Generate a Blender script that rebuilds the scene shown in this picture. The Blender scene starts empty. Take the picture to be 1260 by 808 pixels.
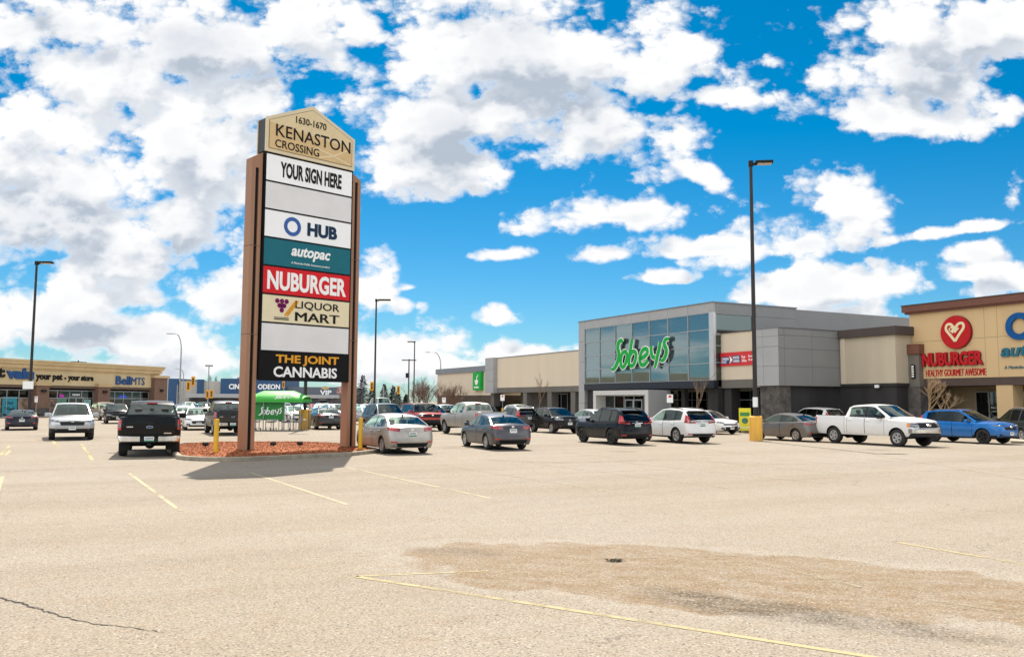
import bpy, bmesh, math, random
import numpy as np
from mathutils import Vector, Matrix
from mathutils.bvhtree import BVHTree
random.seed(7); rng = np.random.default_rng(7)
SC = bpy.context.scene; COL = SC.collection
R = math.radians
# ------------------------------------------------------------------ camera, sky, sun, exposure
EYE = 1.96; FPX = 1050.0; CX, CY = 630.0, 404.0
PITCH = math.atan(90 / FPX); ROLL = R(0.3)
cam_d = bpy.data.cameras.new('camera'); cam = bpy.data.objects.new('camera', cam_d); COL.objects.link(cam)
cam_d.sensor_width = 36.0; cam_d.lens = 36.0 * FPX / 1260.0; cam_d.clip_end = 6000; cam_d.clip_start = 0.1
fw = Vector((0, math.cos(PITCH), math.sin(PITCH))); rt = Vector((1, 0, 0)); up = rt.cross(fw)
r2 = math.cos(ROLL) * rt + math.sin(ROLL) * up; u2 = -math.sin(ROLL) * rt + math.cos(ROLL) * up
cam.matrix_world = Matrix(((r2.x, u2.x, -fw.x, 0), (r2.y, u2.y, -fw.y, 0), (r2.z, u2.z, -fw.z, EYE), (0, 0, 0, 1)))
SC.camera = cam
SUN_EL, SUN_AZ = 53.0, -8.0
SC.view_settings.view_transform = 'Standard'; SC.view_settings.look = 'None'
SC.view_settings.exposure = 1.6; SC.view_settings.gamma = 1.0; SC.view_settings.use_curve_mapping = False
sd = bpy.data.lights.new('sun', 'SUN'); sd.energy = 2.95; sd.angle = R(0.5); sd.color = (1.0, 0.915, 0.80)
so = bpy.data.objects.new('sun', sd); COL.objects.link(so)
sdir = Vector((math.sin(R(SUN_AZ)) * math.cos(R(SUN_EL)), math.cos(R(SUN_AZ)) * math.cos(R(SUN_EL)), math.sin(R(SUN_EL))))
so.rotation_euler = sdir.to_track_quat('Z', 'Y').to_euler(); so.location = sdir * 200

def pray(px, py): return fw + r2 * ((px - CX) / FPX) - u2 * ((py - CY) / FPX)
def G(px, py, z=0.0):
    r = pray(px, py); t = (z - EYE) / r.z
    return (r.x * t, r.y * t)
def atY(px, py, Y):
    r = pray(px, py); t = Y / r.y
    return (r.x * t, Y, EYE + r.z * t)

# ---- sky: Nishita + procedural cumulus (world shader, by direction)
W = bpy.data.worlds.new('World'); SC.world = W; W.use_nodes = True
def sky_world():
    nt = W.node_tree; N = nt.nodes; Lk = nt.links; N.clear()
    def new(t, **k):
        n = N.new(t)
        for a, b in k.items(): setattr(n, a, b)
        return n
    out = new('ShaderNodeOutputWorld'); tc = new('ShaderNodeTexCoord')
    sky = new('ShaderNodeTexSky', sky_type='NISHITA'); sky.sun_disc = False
    sky.sun_elevation = R(SUN_EL); sky.sun_rotation = R(SUN_AZ); sky.altitude = 200; sky.air_density = 1.0; sky.dust_density = 0.4; sky.ozone_density = 2.5
    hs = new('ShaderNodeHueSaturation'); hs.inputs['Saturation'].default_value = 1.17; hs.inputs['Hue'].default_value = 0.497
    tint = new('ShaderNodeMix', data_type='RGBA', blend_type='MULTIPLY'); tint.inputs[0].default_value = 1.0; tr = new('ShaderNodeValToRGB'); tr.color_ramp.elements[0].position = 0.0; tr.color_ramp.elements[0].color = (0.40, 0.57, 0.70, 1); tr.color_ramp.elements[1].position = 0.34; tr.color_ramp.elements[1].color = (0.205, 0.49, 0.62, 1); sz = new('ShaderNodeSeparateXYZ'); Lk.new(tc.outputs['Generated'], sz.inputs[0]); Lk.new(sz.outputs[2], tr.inputs[0]); Lk.new(tr.outputs[0], tint.inputs[7])   # polarised, contrasty blue of the photograph
    Lk.new(sky.outputs[0], tint.inputs[6]); Lk.new(tint.outputs[2], hs.inputs['Color'])
    bg1 = new('ShaderNodeBackground'); bg1.inputs[1].default_value = 0.05
    Lk.new(hs.outputs[0], bg1.inputs[0])
    # group: cloud density from planar coordinate
    blobs = CLOUDS
    def density_group():
        g = bpy.data.node_groups.new('cloud_density', 'ShaderNodeTree')
        g.interface.new_socket('P', in_out='INPUT', socket_type='NodeSocketVector')
        g.interface.new_socket('D', in_out='OUTPUT', socket_type='NodeSocketFloat')
        g.interface.new_socket('S', in_out='OUTPUT', socket_type='NodeSocketFloat')
        gi = g.nodes.new('NodeGroupInput'); go = g.nodes.new('NodeGroupOutput')
        def m(op, a, b=None, c=None):
            n = g.nodes.new('ShaderNodeMath'); n.operation = op
            for i, v in enumerate((a, b, c)):
                if v is None: continue
                if isinstance(v, (int, float)): n.inputs[i].default_value = v
                else: g.links.new(v, n.inputs[i])
            return n.outputs[0]
        # warp + noise
        n1 = g.nodes.new('ShaderNodeTexNoise'); n1.noise_dimensions = '2D'; n1.inputs['Scale'].default_value = 7.0; n1.inputs['Detail'].default_value = 4.0; n1.inputs['Roughness'].default_value = 0.55
        mp = g.nodes.new('ShaderNodeMapping'); mp.inputs['Scale'].default_value = (1, 1.45, 1)
        g.links.new(gi.outputs[0], mp.inputs[0]); g.links.new(mp.outputs[0], n1.inputs['Vector'])
        nf = g.nodes.new('ShaderNodeTexNoise'); nf.noise_dimensions = '2D'; nf.inputs['Scale'].default_value = 22.0; nf.inputs['Detail'].default_value = 6.0; nf.inputs['Roughness'].default_value = 0.70
        g.links.new(mp.outputs[0], nf.inputs['Vector'])
        nl = g.nodes.new('ShaderNodeTexNoise'); nl.noise_dimensions = '2D'; nl.inputs['Scale'].default_value = 7.0; nl.inputs['Detail'].default_value = 2.2; nl.inputs['Roughness'].default_value = 0.5; g.links.new(mp.outputs[0], nl.inputs['Vector'])
        vz = g.nodes.new('ShaderNodeTexVoronoi'); vz.voronoi_dimensions = '2D'; vz.feature = 'F1'; vz.inputs['Scale'].default_value = 13.0; vz.inputs['Detail'].default_value = 2.0; vz.inputs['Roughness'].default_value = 0.55; vz.inputs['Lacunarity'].default_value = 2.3
        wv = g.nodes.new('ShaderNodeVectorMath'); wv.operation = 'MULTIPLY_ADD'; g.links.new(nf.outputs['Color'], wv.inputs[0]); wv.inputs[1].default_value = (0.03, 0.03, 0); g.links.new(mp.outputs[0], wv.inputs[2]); g.links.new(wv.outputs[0], vz.inputs['Vector'])
        puff = m('SUBTRACT', 0.92, vz.outputs['Distance'])
        acc = None
        for (x, y, rx, ry, rot) in blobs:
            r = pray(x, y); c = (r.x / r.y, r.z / r.y - ry * .22 / FPX, 0)
            b = g.nodes.new('ShaderNodeMapping'); b.vector_type = 'TEXTURE'
            b.inputs['Location'].default_value = c; b.inputs['Rotation'].default_value = (0, 0, R(-rot)); b.inputs['Scale'].default_value = (rx / FPX, ry * 1.18 / FPX, 1)
            g.links.new(gi.outputs[0], b.inputs[0])
            l = g.nodes.new('ShaderNodeVectorMath'); l.operation = 'LENGTH'; b2 = g.nodes.new('ShaderNodeVectorMath'); b2.operation = 'MULTIPLY'; g.links.new(b.outputs[0], b2.inputs[0]); b2.inputs[1].default_value = (1, 1.75, 1); b3 = g.nodes.new('ShaderNodeVectorMath'); b3.operation = 'MINIMUM'; g.links.new(b.outputs[0], b3.inputs[0]); g.links.new(b2.outputs[0], b3.inputs[1]); g.links.new(b3.outputs[0], l.inputs[0])
            acc = l.outputs['Value'] if acc is None else m('SMOOTH_MIN', acc, l.outputs['Value'], 0.22)
        base = m('SUBTRACT', 1.0, m('MINIMUM', acc, 3.0))
        n2 = m('ADD', m('MULTIPLY', m('SUBTRACT', n1.outputs[0], 0.5), 1.7), m('ADD', m('MULTIPLY', m('SUBTRACT', nf.outputs[0], 0.5), 1.15), m('MULTIPLY', puff, 1.05)))
        D = m('ADD', base, n2)
        g.links.new(D, go.inputs[0]); g.links.new(m('ADD', base, m('ADD', m('MULTIPLY', m('SUBTRACT', nl.outputs[0], 0.5), 2.2), m('MULTIPLY', puff, 0.85))), go.inputs[1])
        return g
    sep = new('ShaderNodeSeparateXYZ'); Lk.new(tc.outputs['Generated'], sep.inputs[0])
    def M(op, a, b=None, c=None):
        n = new('ShaderNodeMath', operation=op)
        for i, v in enumerate((a, b, c)):
            if v is None: continue
            if isinstance(v, (int, float)): n.inputs[i].default_value = v
            else: Lk.new(v, n.inputs[i])
        return n.outputs[0]
    ay = M('MAXIMUM', M('ABSOLUTE', sep.outputs[1]), 0.02)
    uu = M('DIVIDE', sep.outputs[0], ay); vv = M('DIVIDE', sep.outputs[2], ay)
    comb = new('ShaderNodeCombineXYZ'); Lk.new(uu, comb.inputs[0]); Lk.new(vv, comb.inputs[1])
    comb2 = new('ShaderNodeVectorMath', operation='ADD'); Lk.new(comb.outputs[0], comb2.inputs[0]); comb2.inputs[1].default_value = (-0.016, 0.038, 0)
    grp = density_group()
    def inst(v):
        n = new('ShaderNodeGroup'); n.node_tree = grp; Lk.new(v, n.inputs[0]); return n.outputs[0], n.outputs[1]
    D, S0 = inst(comb.outputs[0]); Du, S1 = inst(comb2.outputs[0])
    # scattered clouds for the rest of the sky (beside, above and behind the view)
    zz = M('ADD', M('MAXIMUM', sep.outputs[2], 0.0), 0.22)
    px = M('DIVIDE', sep.outputs[0], zz); py = M('DIVIDE', sep.outputs[1], zz)
    cw = new('ShaderNodeCombineXYZ'); Lk.new(px, cw.inputs[0]); Lk.new(py, cw.inputs[1])
    nw = new('ShaderNodeTexNoise', noise_dimensions='2D'); nw.inputs['Scale'].default_value = 1.1; nw.inputs['Detail'].default_value = 6; nw.inputs['Roughness'].default_value = 0.55
    Lk.new(cw.outputs[0], nw.inputs['Vector'])
    back = new('ShaderNodeMapRange', interpolation_type='SMOOTHSTEP'); back.inputs[1].default_value = 0.25; back.inputs[2].default_value = -0.45; Lk.new(sep.outputs[1], back.inputs[0])   # 1 on the side of the sky opposite the sun
    Dw = M('MULTIPLY', M('SUBTRACT', nw.outputs[0], M('SUBTRACT', 0.47, M('MULTIPLY', back.outputs[0], 0.06))), 5.0)
    side = M('MAXIMUM', M('SUBTRACT', M('ABSOLUTE', uu), 0.66), M('SUBTRACT', vv, 0.56))
    sidef = M('MULTIPLY', M('MINIMUM', M('MAXIMUM', M('MULTIPLY', side, 6.0), 0.0), 1.0), 1.0)
    mix = new('ShaderNodeMix', data_type='FLOAT'); Lk.new(sidef, mix.inputs[0]); Lk.new(D, mix.inputs[2]); Lk.new(Dw, mix.inputs[3])
    D = mix.outputs[0]
    al = new('ShaderNodeMapRange', interpolation_type='SMOOTHSTEP'); al.inputs[1].default_value = -0.14; al.inputs[2].default_value = 0.52; Lk.new(D, al.inputs[0])
    above = M('GREATER_THAN', sep.outputs[2], 0.0)
    alpha = M('MULTIPLY', al.outputs[0], above)
    # shade: thick cores and undersides are grey-blue, thin rims and sunward edges white
    th = new('ShaderNodeMapRange', interpolation_type='SMOOTHSTEP'); th.inputs[1].default_value = 0.2; th.inputs[2].default_value = 1.6; Lk.new(S0, th.inputs[0])
    rel = M('ADD', M('SUBTRACT', S1, S0), M('MULTIPLY', M('SUBTRACT', D, S0), -0.50))
    sh = new('ShaderNodeMapRange', interpolation_type='SMOOTHSTEP'); sh.inputs[1].default_value = -0.60; sh.inputs[2].default_value = 0.52; Lk.new(rel, sh.inputs[0])
    shade = M('ADD', M('MULTIPLY', th.outputs[0], 0.46), M('MULTIPLY', M('MULTIPLY', sh.outputs[0], al.outputs[0]), 0.80))
    acc = None      # deep, rain-heavy parts of the big clouds
    for (x, y, rx, ry, rot) in HEAVY:
        r = pray(x, y); b = new('ShaderNodeMapping', vector_type='TEXTURE'); b.inputs['Location'].default_value = (r.x / r.y, r.z / r.y, 0); b.inputs['Rotation'].default_value = (0, 0, R(-rot)); b.inputs['Scale'].default_value = (rx / FPX, ry / FPX, 1)
        Lk.new(comb.outputs[0], b.inputs[0]); l = new('ShaderNodeVectorMath', operation='LENGTH'); Lk.new(b.outputs[0], l.inputs[0]); acc = l.outputs['Value'] if acc is None else M('MINIMUM', acc, l.outputs['Value'])
    hv = new('ShaderNodeMapRange', interpolation_type='SMOOTHSTEP'); hv.inputs[1].default_value = 1.6; hv.inputs[2].default_value = 0.0; Lk.new(M('ADD', acc, M('MULTIPLY', M('SUBTRACT', D, S0), -0.35)), hv.inputs[0])
    shade = M('MULTIPLY', M('ADD', shade, M('MULTIPLY', M('MULTIPLY', hv.outputs[0], al.outputs[0]), 0.38)), 0.84)
    ramp = new('ShaderNodeValToRGB'); e = ramp.color_ramp.elements
    e[0].position = 0.26; e[0].color = (1.0, 1.0, 1.0, 1); e[1].position = 1.0; e[1].color = (0.48, 0.545, 0.64, 1)
    k = ramp.color_ramp.elements.new(0.62); k.color = (0.80, 0.83, 0.875, 1)
    Lk.new(shade, ramp.inputs[0])
    bg2 = new('ShaderNodeBackground'); Lk.new(M('MULTIPLY', M('ADD', 1.0, M('MULTIPLY', back.outputs[0], BACK_CLOUD_FILL)), CLOUD_STRENGTH), bg2.inputs[1]); Lk.new(ramp.outputs[0], bg2.inputs[0])
    ms = new('ShaderNodeMixShader'); Lk.new(alpha, ms.inputs[0]); Lk.new(bg1.outputs[0], ms.inputs[1]); Lk.new(bg2.outputs[0], ms.inputs[2])
    Lk.new(ms.outputs[0], out.inputs[0])
BACK_CLOUD_FILL = 1.15   # brightness added to the front-lit clouds behind the view, as fill for shaded fronts
CLOUD_STRENGTH = 0.335
CLOUDS = [  # centre, radii (in the photograph's pixels, turned into directions), tilt
    (75, 190, 190, 105, 0), (250, 50, 175, 72, 0), (205, 160, 110, 66, 20), (235, 268, 85, 52, 25), (60, 270, 105, 50, 0), (375, 40, 85, 55, 0), (450, 40, 60, 30, 0),
    (60, 20, 130, 45, 0), (115, 108, 120, 56, 0), (130, 300, 130, 46, 0), (110, 358, 150, 38, 0), (255, 432, 110, 36, 0), (262, 205, 48, 60, 0), (150, 330, 76, 24, 0), (45, 385, 130, 50, 0), (200, 408, 130, 44, -5), (275, 375, 62, 44, -15), (292, 225, 30, 46, 0), (120, 455, 180, 22, 0),
    (625, 60, 210, 90, 0), (515, 195, 88, 60, -10), (690, 130, 160, 80, 15), (810, 80, 70, 70, 20), (880, 115, 66, 20, 0), (850, 205, 62, 17, 33), (560, 130, 90, 70, 0),
    (1140, 72, 112, 80, -25), (1220, 40, 100, 60, 0), (1190, 150, 100, 22, -5), (1075, 140, 58, 26, 10),
    (745, 262, 104, 25, -5), (745, 308, 56, 15, -4), (1045, 252, 76, 46, -25), (990, 292, 100, 29, -8), (880, 303, 92, 12, -3), (1160, 285, 95, 8, -9),
    (1015, 352, 98, 30, -3), (1010, 392, 90, 20, 0), (1210, 312, 34, 15, 0), (1245, 345, 60, 26, 0), (1190, 338, 32, 11, 0), (815, 342, 40, 9, 0), (628, 313, 30, 9, 0),
    (615, 391, 25, 11, 0), (655, 432, 58, 13, 0), (500, 440, 105, 36, 3), (470, 350, 30, 32, 0), (505, 352, 28, 9, -5), (496, 374, 26, 14, 0), (1248, 240, 16, 20, 0), (765, 432, 66, 12, 0), (945, 480, 60, 10, 0), (250, 120, 150, 40, 0), (620, 120, 120, 60, 0), (640, 95, 60, 40, 0), (1150, 60, 60, 40, 0),
]
HEAVY = [(30, 275, 105, 55, 0), (245, 50, 130, 48, 0), (60, 35, 80, 25, 0), (330, 90, 60, 30, 20), (700, 130, 120, 62, 20), (560, 175, 70, 45, -20), (640, 40, 70, 30, 0), (1150, 95, 90, 42, -20), (215, 300, 40, 40, 0), (1000, 303, 55, 14, 0), (770, 270, 50, 10, 0), (120, 405, 90, 18, 0), (290, 380, 40, 22, 0)]
sky_world()
# ------------------------------------------------------------------ materials
MATS = {}
def nodes_of(name):
    m = bpy.data.materials.new(name); m.use_nodes = True; nt = m.node_tree; b = nt.nodes['Principled BSDF']; return m, nt, b
def setp(b, **k):
    for a, v in k.items():
        n = {'col': 'Base Color', 'rough': 'Roughness', 'metal': 'Metallic', 'spec': 'Specular IOR Level', 'coat': 'Coat Weight', 'crough': 'Coat Roughness', 'alpha': 'Alpha', 'emit': 'Emission Strength', 'ecol': 'Emission Color', 'trans': 'Transmission Weight'}[a]
        b.inputs[n].default_value = (*v, 1) if isinstance(v, (tuple, list)) and len(v) == 3 else v
def mat(name, col, rough=0.6, metal=0.0, spec=0.5, var=0.12, scale=3.0, bump=0.0, bscale=60.0, coat=0.0, streak=False):
    if name in MATS: return MATS[name]
    m, nt, b = nodes_of(name); setp(b, col=col, rough=rough, metal=metal, spec=spec, coat=coat)
    L = nt.links; tc = nt.nodes.new('ShaderNodeTexCoord')
    if var:
        n = nt.nodes.new('ShaderNodeTexNoise'); n.inputs['Scale'].default_value = scale; n.inputs['Detail'].default_value = 6
        if streak:
            mp = nt.nodes.new('ShaderNodeMapping'); mp.inputs['Scale'].default_value = (1, 1, 0.12); L.new(tc.outputs['Object'], mp.inputs[0]); L.new(mp.outputs[0], n.inputs['Vector'])
        else: L.new(tc.outputs['Object'], n.inputs['Vector'])
        mr = nt.nodes.new('ShaderNodeMapRange'); mr.inputs[1].default_value = 0.3; mr.inputs[2].default_value = 0.7; mr.inputs[3].default_value = 1 - var; mr.inputs[4].default_value = 1 + var
        L.new(n.outputs[0], mr.inputs[0])
        mx = nt.nodes.new('ShaderNodeVectorMath'); mx.operation = 'SCALE'; mx.inputs[0].default_value = col; L.new(mr.outputs[0], mx.inputs['Scale']); L.new(mx.outputs[0], b.inputs['Base Color'])
    if bump:
        n2 = nt.nodes.new('ShaderNodeTexNoise'); n2.inputs['Scale'].default_value = bscale; n2.inputs['Detail'].default_value = 4; L.new(tc.outputs['Object'], n2.inputs['Vector'])
        bp = nt.nodes.new('ShaderNodeBump'); bp.inputs['Strength'].default_value = bump; bp.inputs['Distance'].default_value = 0.02; L.new(n2.outputs[0], bp.inputs['Height']); L.new(bp.outputs[0], b.inputs['Normal'])
    MATS[name] = m; return m
def paint(name, col, metal=0.0, rough=0.28, dirt=0.35, coat=0.5):
    """car paint with clear coat, and road dust gathering on the lower panels in patches"""
    if name in MATS: return MATS[name]
    m, nt, b = nodes_of(name); L = nt.links; setp(b, col=col, rough=rough, metal=metal, coat=coat, crough=0.08, spec=0.7 * coat)
    tc = nt.nodes.new('ShaderNodeTexCoord'); sp = nt.nodes.new('ShaderNodeSeparateXYZ'); L.new(tc.outputs['Object'], sp.inputs[0])
    n = nt.nodes.new('ShaderNodeTexNoise'); n.inputs['Scale'].default_value = 3.5; n.inputs['Detail'].default_value = 7; L.new(tc.outputs['Object'], n.inputs['Vector'])
    zr = nt.nodes.new('ShaderNodeMapRange'); zr.inputs[1].default_value = 1.0; zr.inputs[2].default_value = 0.25; zr.inputs[3].default_value = 0.0; zr.inputs[4].default_value = 1.0; L.new(sp.outputs[2], zr.inputs[0])
    mu = nt.nodes.new('ShaderNodeMath'); mu.operation = 'MULTIPLY'; L.new(zr.outputs[0], mu.inputs[0]); L.new(n.outputs[0], mu.inputs[1])
    m2 = nt.nodes.new('ShaderNodeMath'); m2.operation = 'MULTIPLY'; m2.inputs[1].default_value = dirt * 1.5; m2.use_clamp = True; L.new(mu.outputs[0], m2.inputs[0])
    mx = nt.nodes.new('ShaderNodeMix'); mx.data_type = 'RGBA'; L.new(m2.outputs[0], mx.inputs[0]); mx.inputs[6].default_value = (*col, 1); mx.inputs[7].default_value = (0.20, 0.18, 0.15, 1); L.new(mx.outputs[2], b.inputs['Base Color'])
    rr = nt.nodes.new('ShaderNodeMapRange'); rr.inputs[3].default_value = rough; rr.inputs[4].default_value = 0.75; L.new(m2.outputs[0], rr.inputs[0]); L.new(rr.outputs[0], b.inputs['Roughness'])
    cr = nt.nodes.new('ShaderNodeMapRange'); cr.inputs[3].default_value = coat; cr.inputs[4].default_value = 0.0; L.new(m2.outputs[0], cr.inputs[0]); L.new(cr.outputs[0], b.inputs['Coat Weight'])
    MATS[name] = m; return m
def glass(name, tint, trans=0.55, refl=1.0):
    if name in MATS: return MATS[name]
    m = bpy.data.materials.new(name); m.use_nodes = True; nt = m.node_tree; N = nt.nodes; L = nt.links; N.clear()
    o = N.new('ShaderNodeOutputMaterial'); t = N.new('ShaderNodeBsdfTransparent'); t.inputs[0].default_value = (*[c * trans for c in tint], 1)
    g = N.new('ShaderNodeBsdfGlossy'); g.inputs['Roughness'].default_value = 0.03; g.inputs[0].default_value = (0.82, 0.95, 0.92, 1)
    f = N.new('ShaderNodeFresnel'); f.inputs[0].default_value = 1.55
    mu = N.new('ShaderNodeMath'); mu.operation = 'MULTIPLY_ADD'; mu.inputs[1].default_value = refl; mu.inputs[2].default_value = 0.03; mu.use_clamp = True; L.new(f.outputs[0], mu.inputs[0])
    mx = N.new('ShaderNodeMixShader'); L.new(mu.outputs[0], mx.inputs[0]); L.new(t.outputs[0], mx.inputs[1]); L.new(g.outputs[0], mx.inputs[2]); L.new(mx.outputs[0], o.inputs[0])
    MATS[name] = m; return m
GLASS = glass('car_glass', (0.62, 0.72, 0.69), 0.58, 1.0)
SHOPGLASS = glass('shop_glass', (0.55, 0.62, 0.62), 0.5, 1.0)
DARK = mat('black_plastic', (0.012, 0.012, 0.013), 0.6, spec=0.25, var=0.2)
WELL = mat('wheel_well_black', (0.008, 0.008, 0.008), 0.9, var=0)
RUBBER = mat('tyre_rubber', (0.022, 0.021, 0.02), 0.85, var=0.25, scale=8)
ALLOY = mat('alloy_rim', (0.55, 0.55, 0.56), 0.3, 0.85, var=0.1)
BLACKRIM = mat('black_rim', (0.02, 0.02, 0.022), 0.35, 0.4, var=0.1)
CHROME = mat('chrome', (0.72, 0.71, 0.69), 0.18, 1.0, var=0.05)
SEATM = mat('seat_cloth', (0.05, 0.048, 0.045), 0.9, var=0.2)
REDLAMP = mat('red_lamp_lens', (0.42, 0.012, 0.012), 0.15, coat=1.0, var=0.15, scale=12)
HEADLAMP = mat('clear_lamp_lens', (0.15, 0.16, 0.18), 0.18, 0.4, coat=0.7, var=0.8, scale=9)
AMBER = mat('amber_lens', (0.75, 0.25, 0.03), 0.2, var=0.1)
PLATE = mat('plate_white', (0.72, 0.74, 0.72), 0.5, var=0.12, scale=18)
PLATEGREEN = mat('plate_green', (0.03, 0.22, 0.14), 0.5, var=0.1)
YELLOW = mat('safety_yellow', (0.62, 0.36, 0.012), 0.55, var=0.14, scale=5, streak=True)
YELLOWC = mat('yellow_concrete', (0.78, 0.43, 0.07), 0.75, var=0.14, scale=4, streak=True, bump=0.3, bscale=25)
POLEBROWN = mat('pole_dark_bronze', (0.028, 0.022, 0.020), 0.45, 0.3, var=0.2, scale=2)
GALV = mat('galvanised_steel', (0.30, 0.31, 0.32), 0.45, 0.7, var=0.15)
WHITE = mat('white_paint', (0.80, 0.80, 0.78), 0.5, var=0.05)
BLACK = mat('sign_black', (0.008, 0.008, 0.009), 0.6, spec=0.12, var=0.1)
# ------------------------------------------------------------------ mesh helpers
class MB:
    def __init__(s): s.v = []; s.f = []; s.mi = []
    def add(s, vs, fs, mi=0):
        o = len(s.v); s.v += [tuple(map(float, p)) for p in vs]; s.f += [tuple(i + o for i in f) for f in fs]; s.mi += [mi] * len(fs); return s
    def box(s, x0, x1, y0, y1, z0, z1, mi=0, M=None):
        vs = [(x, y, z) for z in (z0, z1) for y in (y0, y1) for x in (x0, x1)]
        if M is not None: vs = [tuple(M @ Vector(p)) for p in vs]
        return s.add(vs, [(0, 2, 3, 1), (4, 5, 7, 6), (0, 1, 5, 4), (2, 6, 7, 3), (0, 4, 6, 2), (1, 3, 7, 5)], mi)
    def bbox(s, x0, x1, y0, y1, z0, z1, b=0.02, mi=0, M=None):
        """box with chamfered edges"""
        bm = bmesh.new(); bmesh.ops.create_cube(bm, size=1)
        for v in bm.verts: v.co = ((x0 + x1) / 2 + v.co.x * (x1 - x0), (y0 + y1) / 2 + v.co.y * (y1 - y0), (z0 + z1) / 2 + v.co.z * (z1 - z0))
        bmesh.ops.bevel(bm, geom=list(bm.edges), offset=b, segments=2, affect='EDGES', profile=0.6)
        bm.verts.ensure_lookup_table(); vs = [(M @ v.co if M is not None else v.co.copy()) for v in bm.verts]; fs = [tuple(v.index for v in f.verts) for f in bm.faces]; bm.free()
        return s.add(vs, fs, mi)
    def prism(s, poly, y0, y1, mi=0, axis='y'):
        """polygon given in (x,z) (axis y) or (x,y) (axis z), extruded"""
        n = len(poly)
        if axis == 'y': a = [(p[0], y0, p[1]) for p in poly]; b = [(p[0], y1, p[1]) for p in poly]
        else: a = [(p[0], p[1], y0) for p in poly]; b = [(p[0], p[1], y1) for p in poly]
        return s.add(a + b, [tuple(range(n)), tuple(range(2 * n - 1, n - 1, -1))] + [(i, i + n, (i + 1) % n + n, (i + 1) % n) for i in range(n)], mi)
    def tube(s, pts, rad, seg=8, mi=0, caps=True):
        pts = [Vector(p) for p in pts]; n = len(pts)
        rads = rad if isinstance(rad, (list, tuple)) else [rad] * n
        vs = []; ref = None
        for i, p in enumerate(pts):
            t = (pts[min(i + 1, n - 1)] - pts[max(i - 1, 0)]).normalized()
            if ref is None: ref = t.orthogonal().normalized()
            ref = (ref - t * ref.dot(t)).normalized() if (ref - t * ref.dot(t)).length > 1e-4 else t.orthogonal().normalized()
            b = t.cross(ref)
            for k in range(seg):
                a = 2 * math.pi * k / seg; vs.append(p + (ref * math.cos(a) + b * math.sin(a)) * rads[i])
        fs = [(i * seg + k, i * seg + (k + 1) % seg, (i + 1) * seg + (k + 1) % seg, (i + 1) * seg + k) for i in range(n - 1) for k in range(seg)]
        if caps: fs += [tuple(range(seg - 1, -1, -1)), tuple(range((n - 1) * seg, n * seg))]
        return s.add(vs, fs, mi)
    def lathe(s, prof, seg=24, axis='z', org=(0, 0, 0), mi=0, flip=False):
        vs = []
        for (r, h) in prof:
            for k in range(seg):
                a = 2 * math.pi * k / seg
                c = (r * math.cos(a), r * math.sin(a), h)
                if axis == 'y': c = (c[0], c[2], c[1])
                if axis == 'x': c = (c[2], c[0], c[1])
                vs.append((c[0] + org[0], c[1] + org[1], c[2] + org[2]))
        n = len(prof); fs = [(i * seg + k, i * seg + (k + 1) % seg, (i + 1) * seg + (k + 1) % seg, (i + 1) * seg + k) for i in range(n - 1) for k in range(seg)]
        return s.add(vs, fs, mi)
    def build(s, name, mats, parent=None, smooth=None, loc=None, fixn=True):
        me = bpy.data.meshes.new(name); me.from_pydata(s.v, [], s.f); me.update()
        for m in (mats if isinstance(mats, (list, tuple)) else [mats]): me.materials.append(m)
        if len(set(s.mi)) > 1: me.polygons.foreach_set('material_index', s.mi)
        if fixn:
            bm = bmesh.new(); bm.from_mesh(me); bmesh.ops.recalc_face_normals(bm, faces=bm.faces); bm.to_mesh(me); bm.free()
        if smooth:
            me.polygons.foreach_set('use_smooth', [True] * len(me.polygons)); me.set_sharp_from_angle(angle=R(smooth))
        o = bpy.data.objects.new(name, me); COL.objects.link(o)
        if parent: o.parent = parent
        if loc: o.location = loc
        return o
def tag(o, label=None, cat=None, group=None, kind=None):
    if label: o['label'] = label
    if cat: o['category'] = cat
    if group: o['group'] = group
    if kind: o['kind'] = kind
    return o
def thing(name, label, cat, loc=(0, 0, 0), rz=0.0, group=None):
    o = bpy.data.objects.new(name, None); o.empty_display_size = 0.2; COL.objects.link(o); o.location = loc; o.rotation_euler = (0, 0, rz)
    return tag(o, label, cat, group)
def part(name, mb, m, parent, smooth=None, label=None, **k):
    o = mb.build(name, m, parent, smooth, **k)
    if label: o['label'] = label
    return o
def copy_thing(o, parent=None):
    c = o.copy(); COL.objects.link(c)
    if parent: c.parent = parent
    for ch in o.children: copy_thing(ch, c)
    return c
_txt = {}
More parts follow.
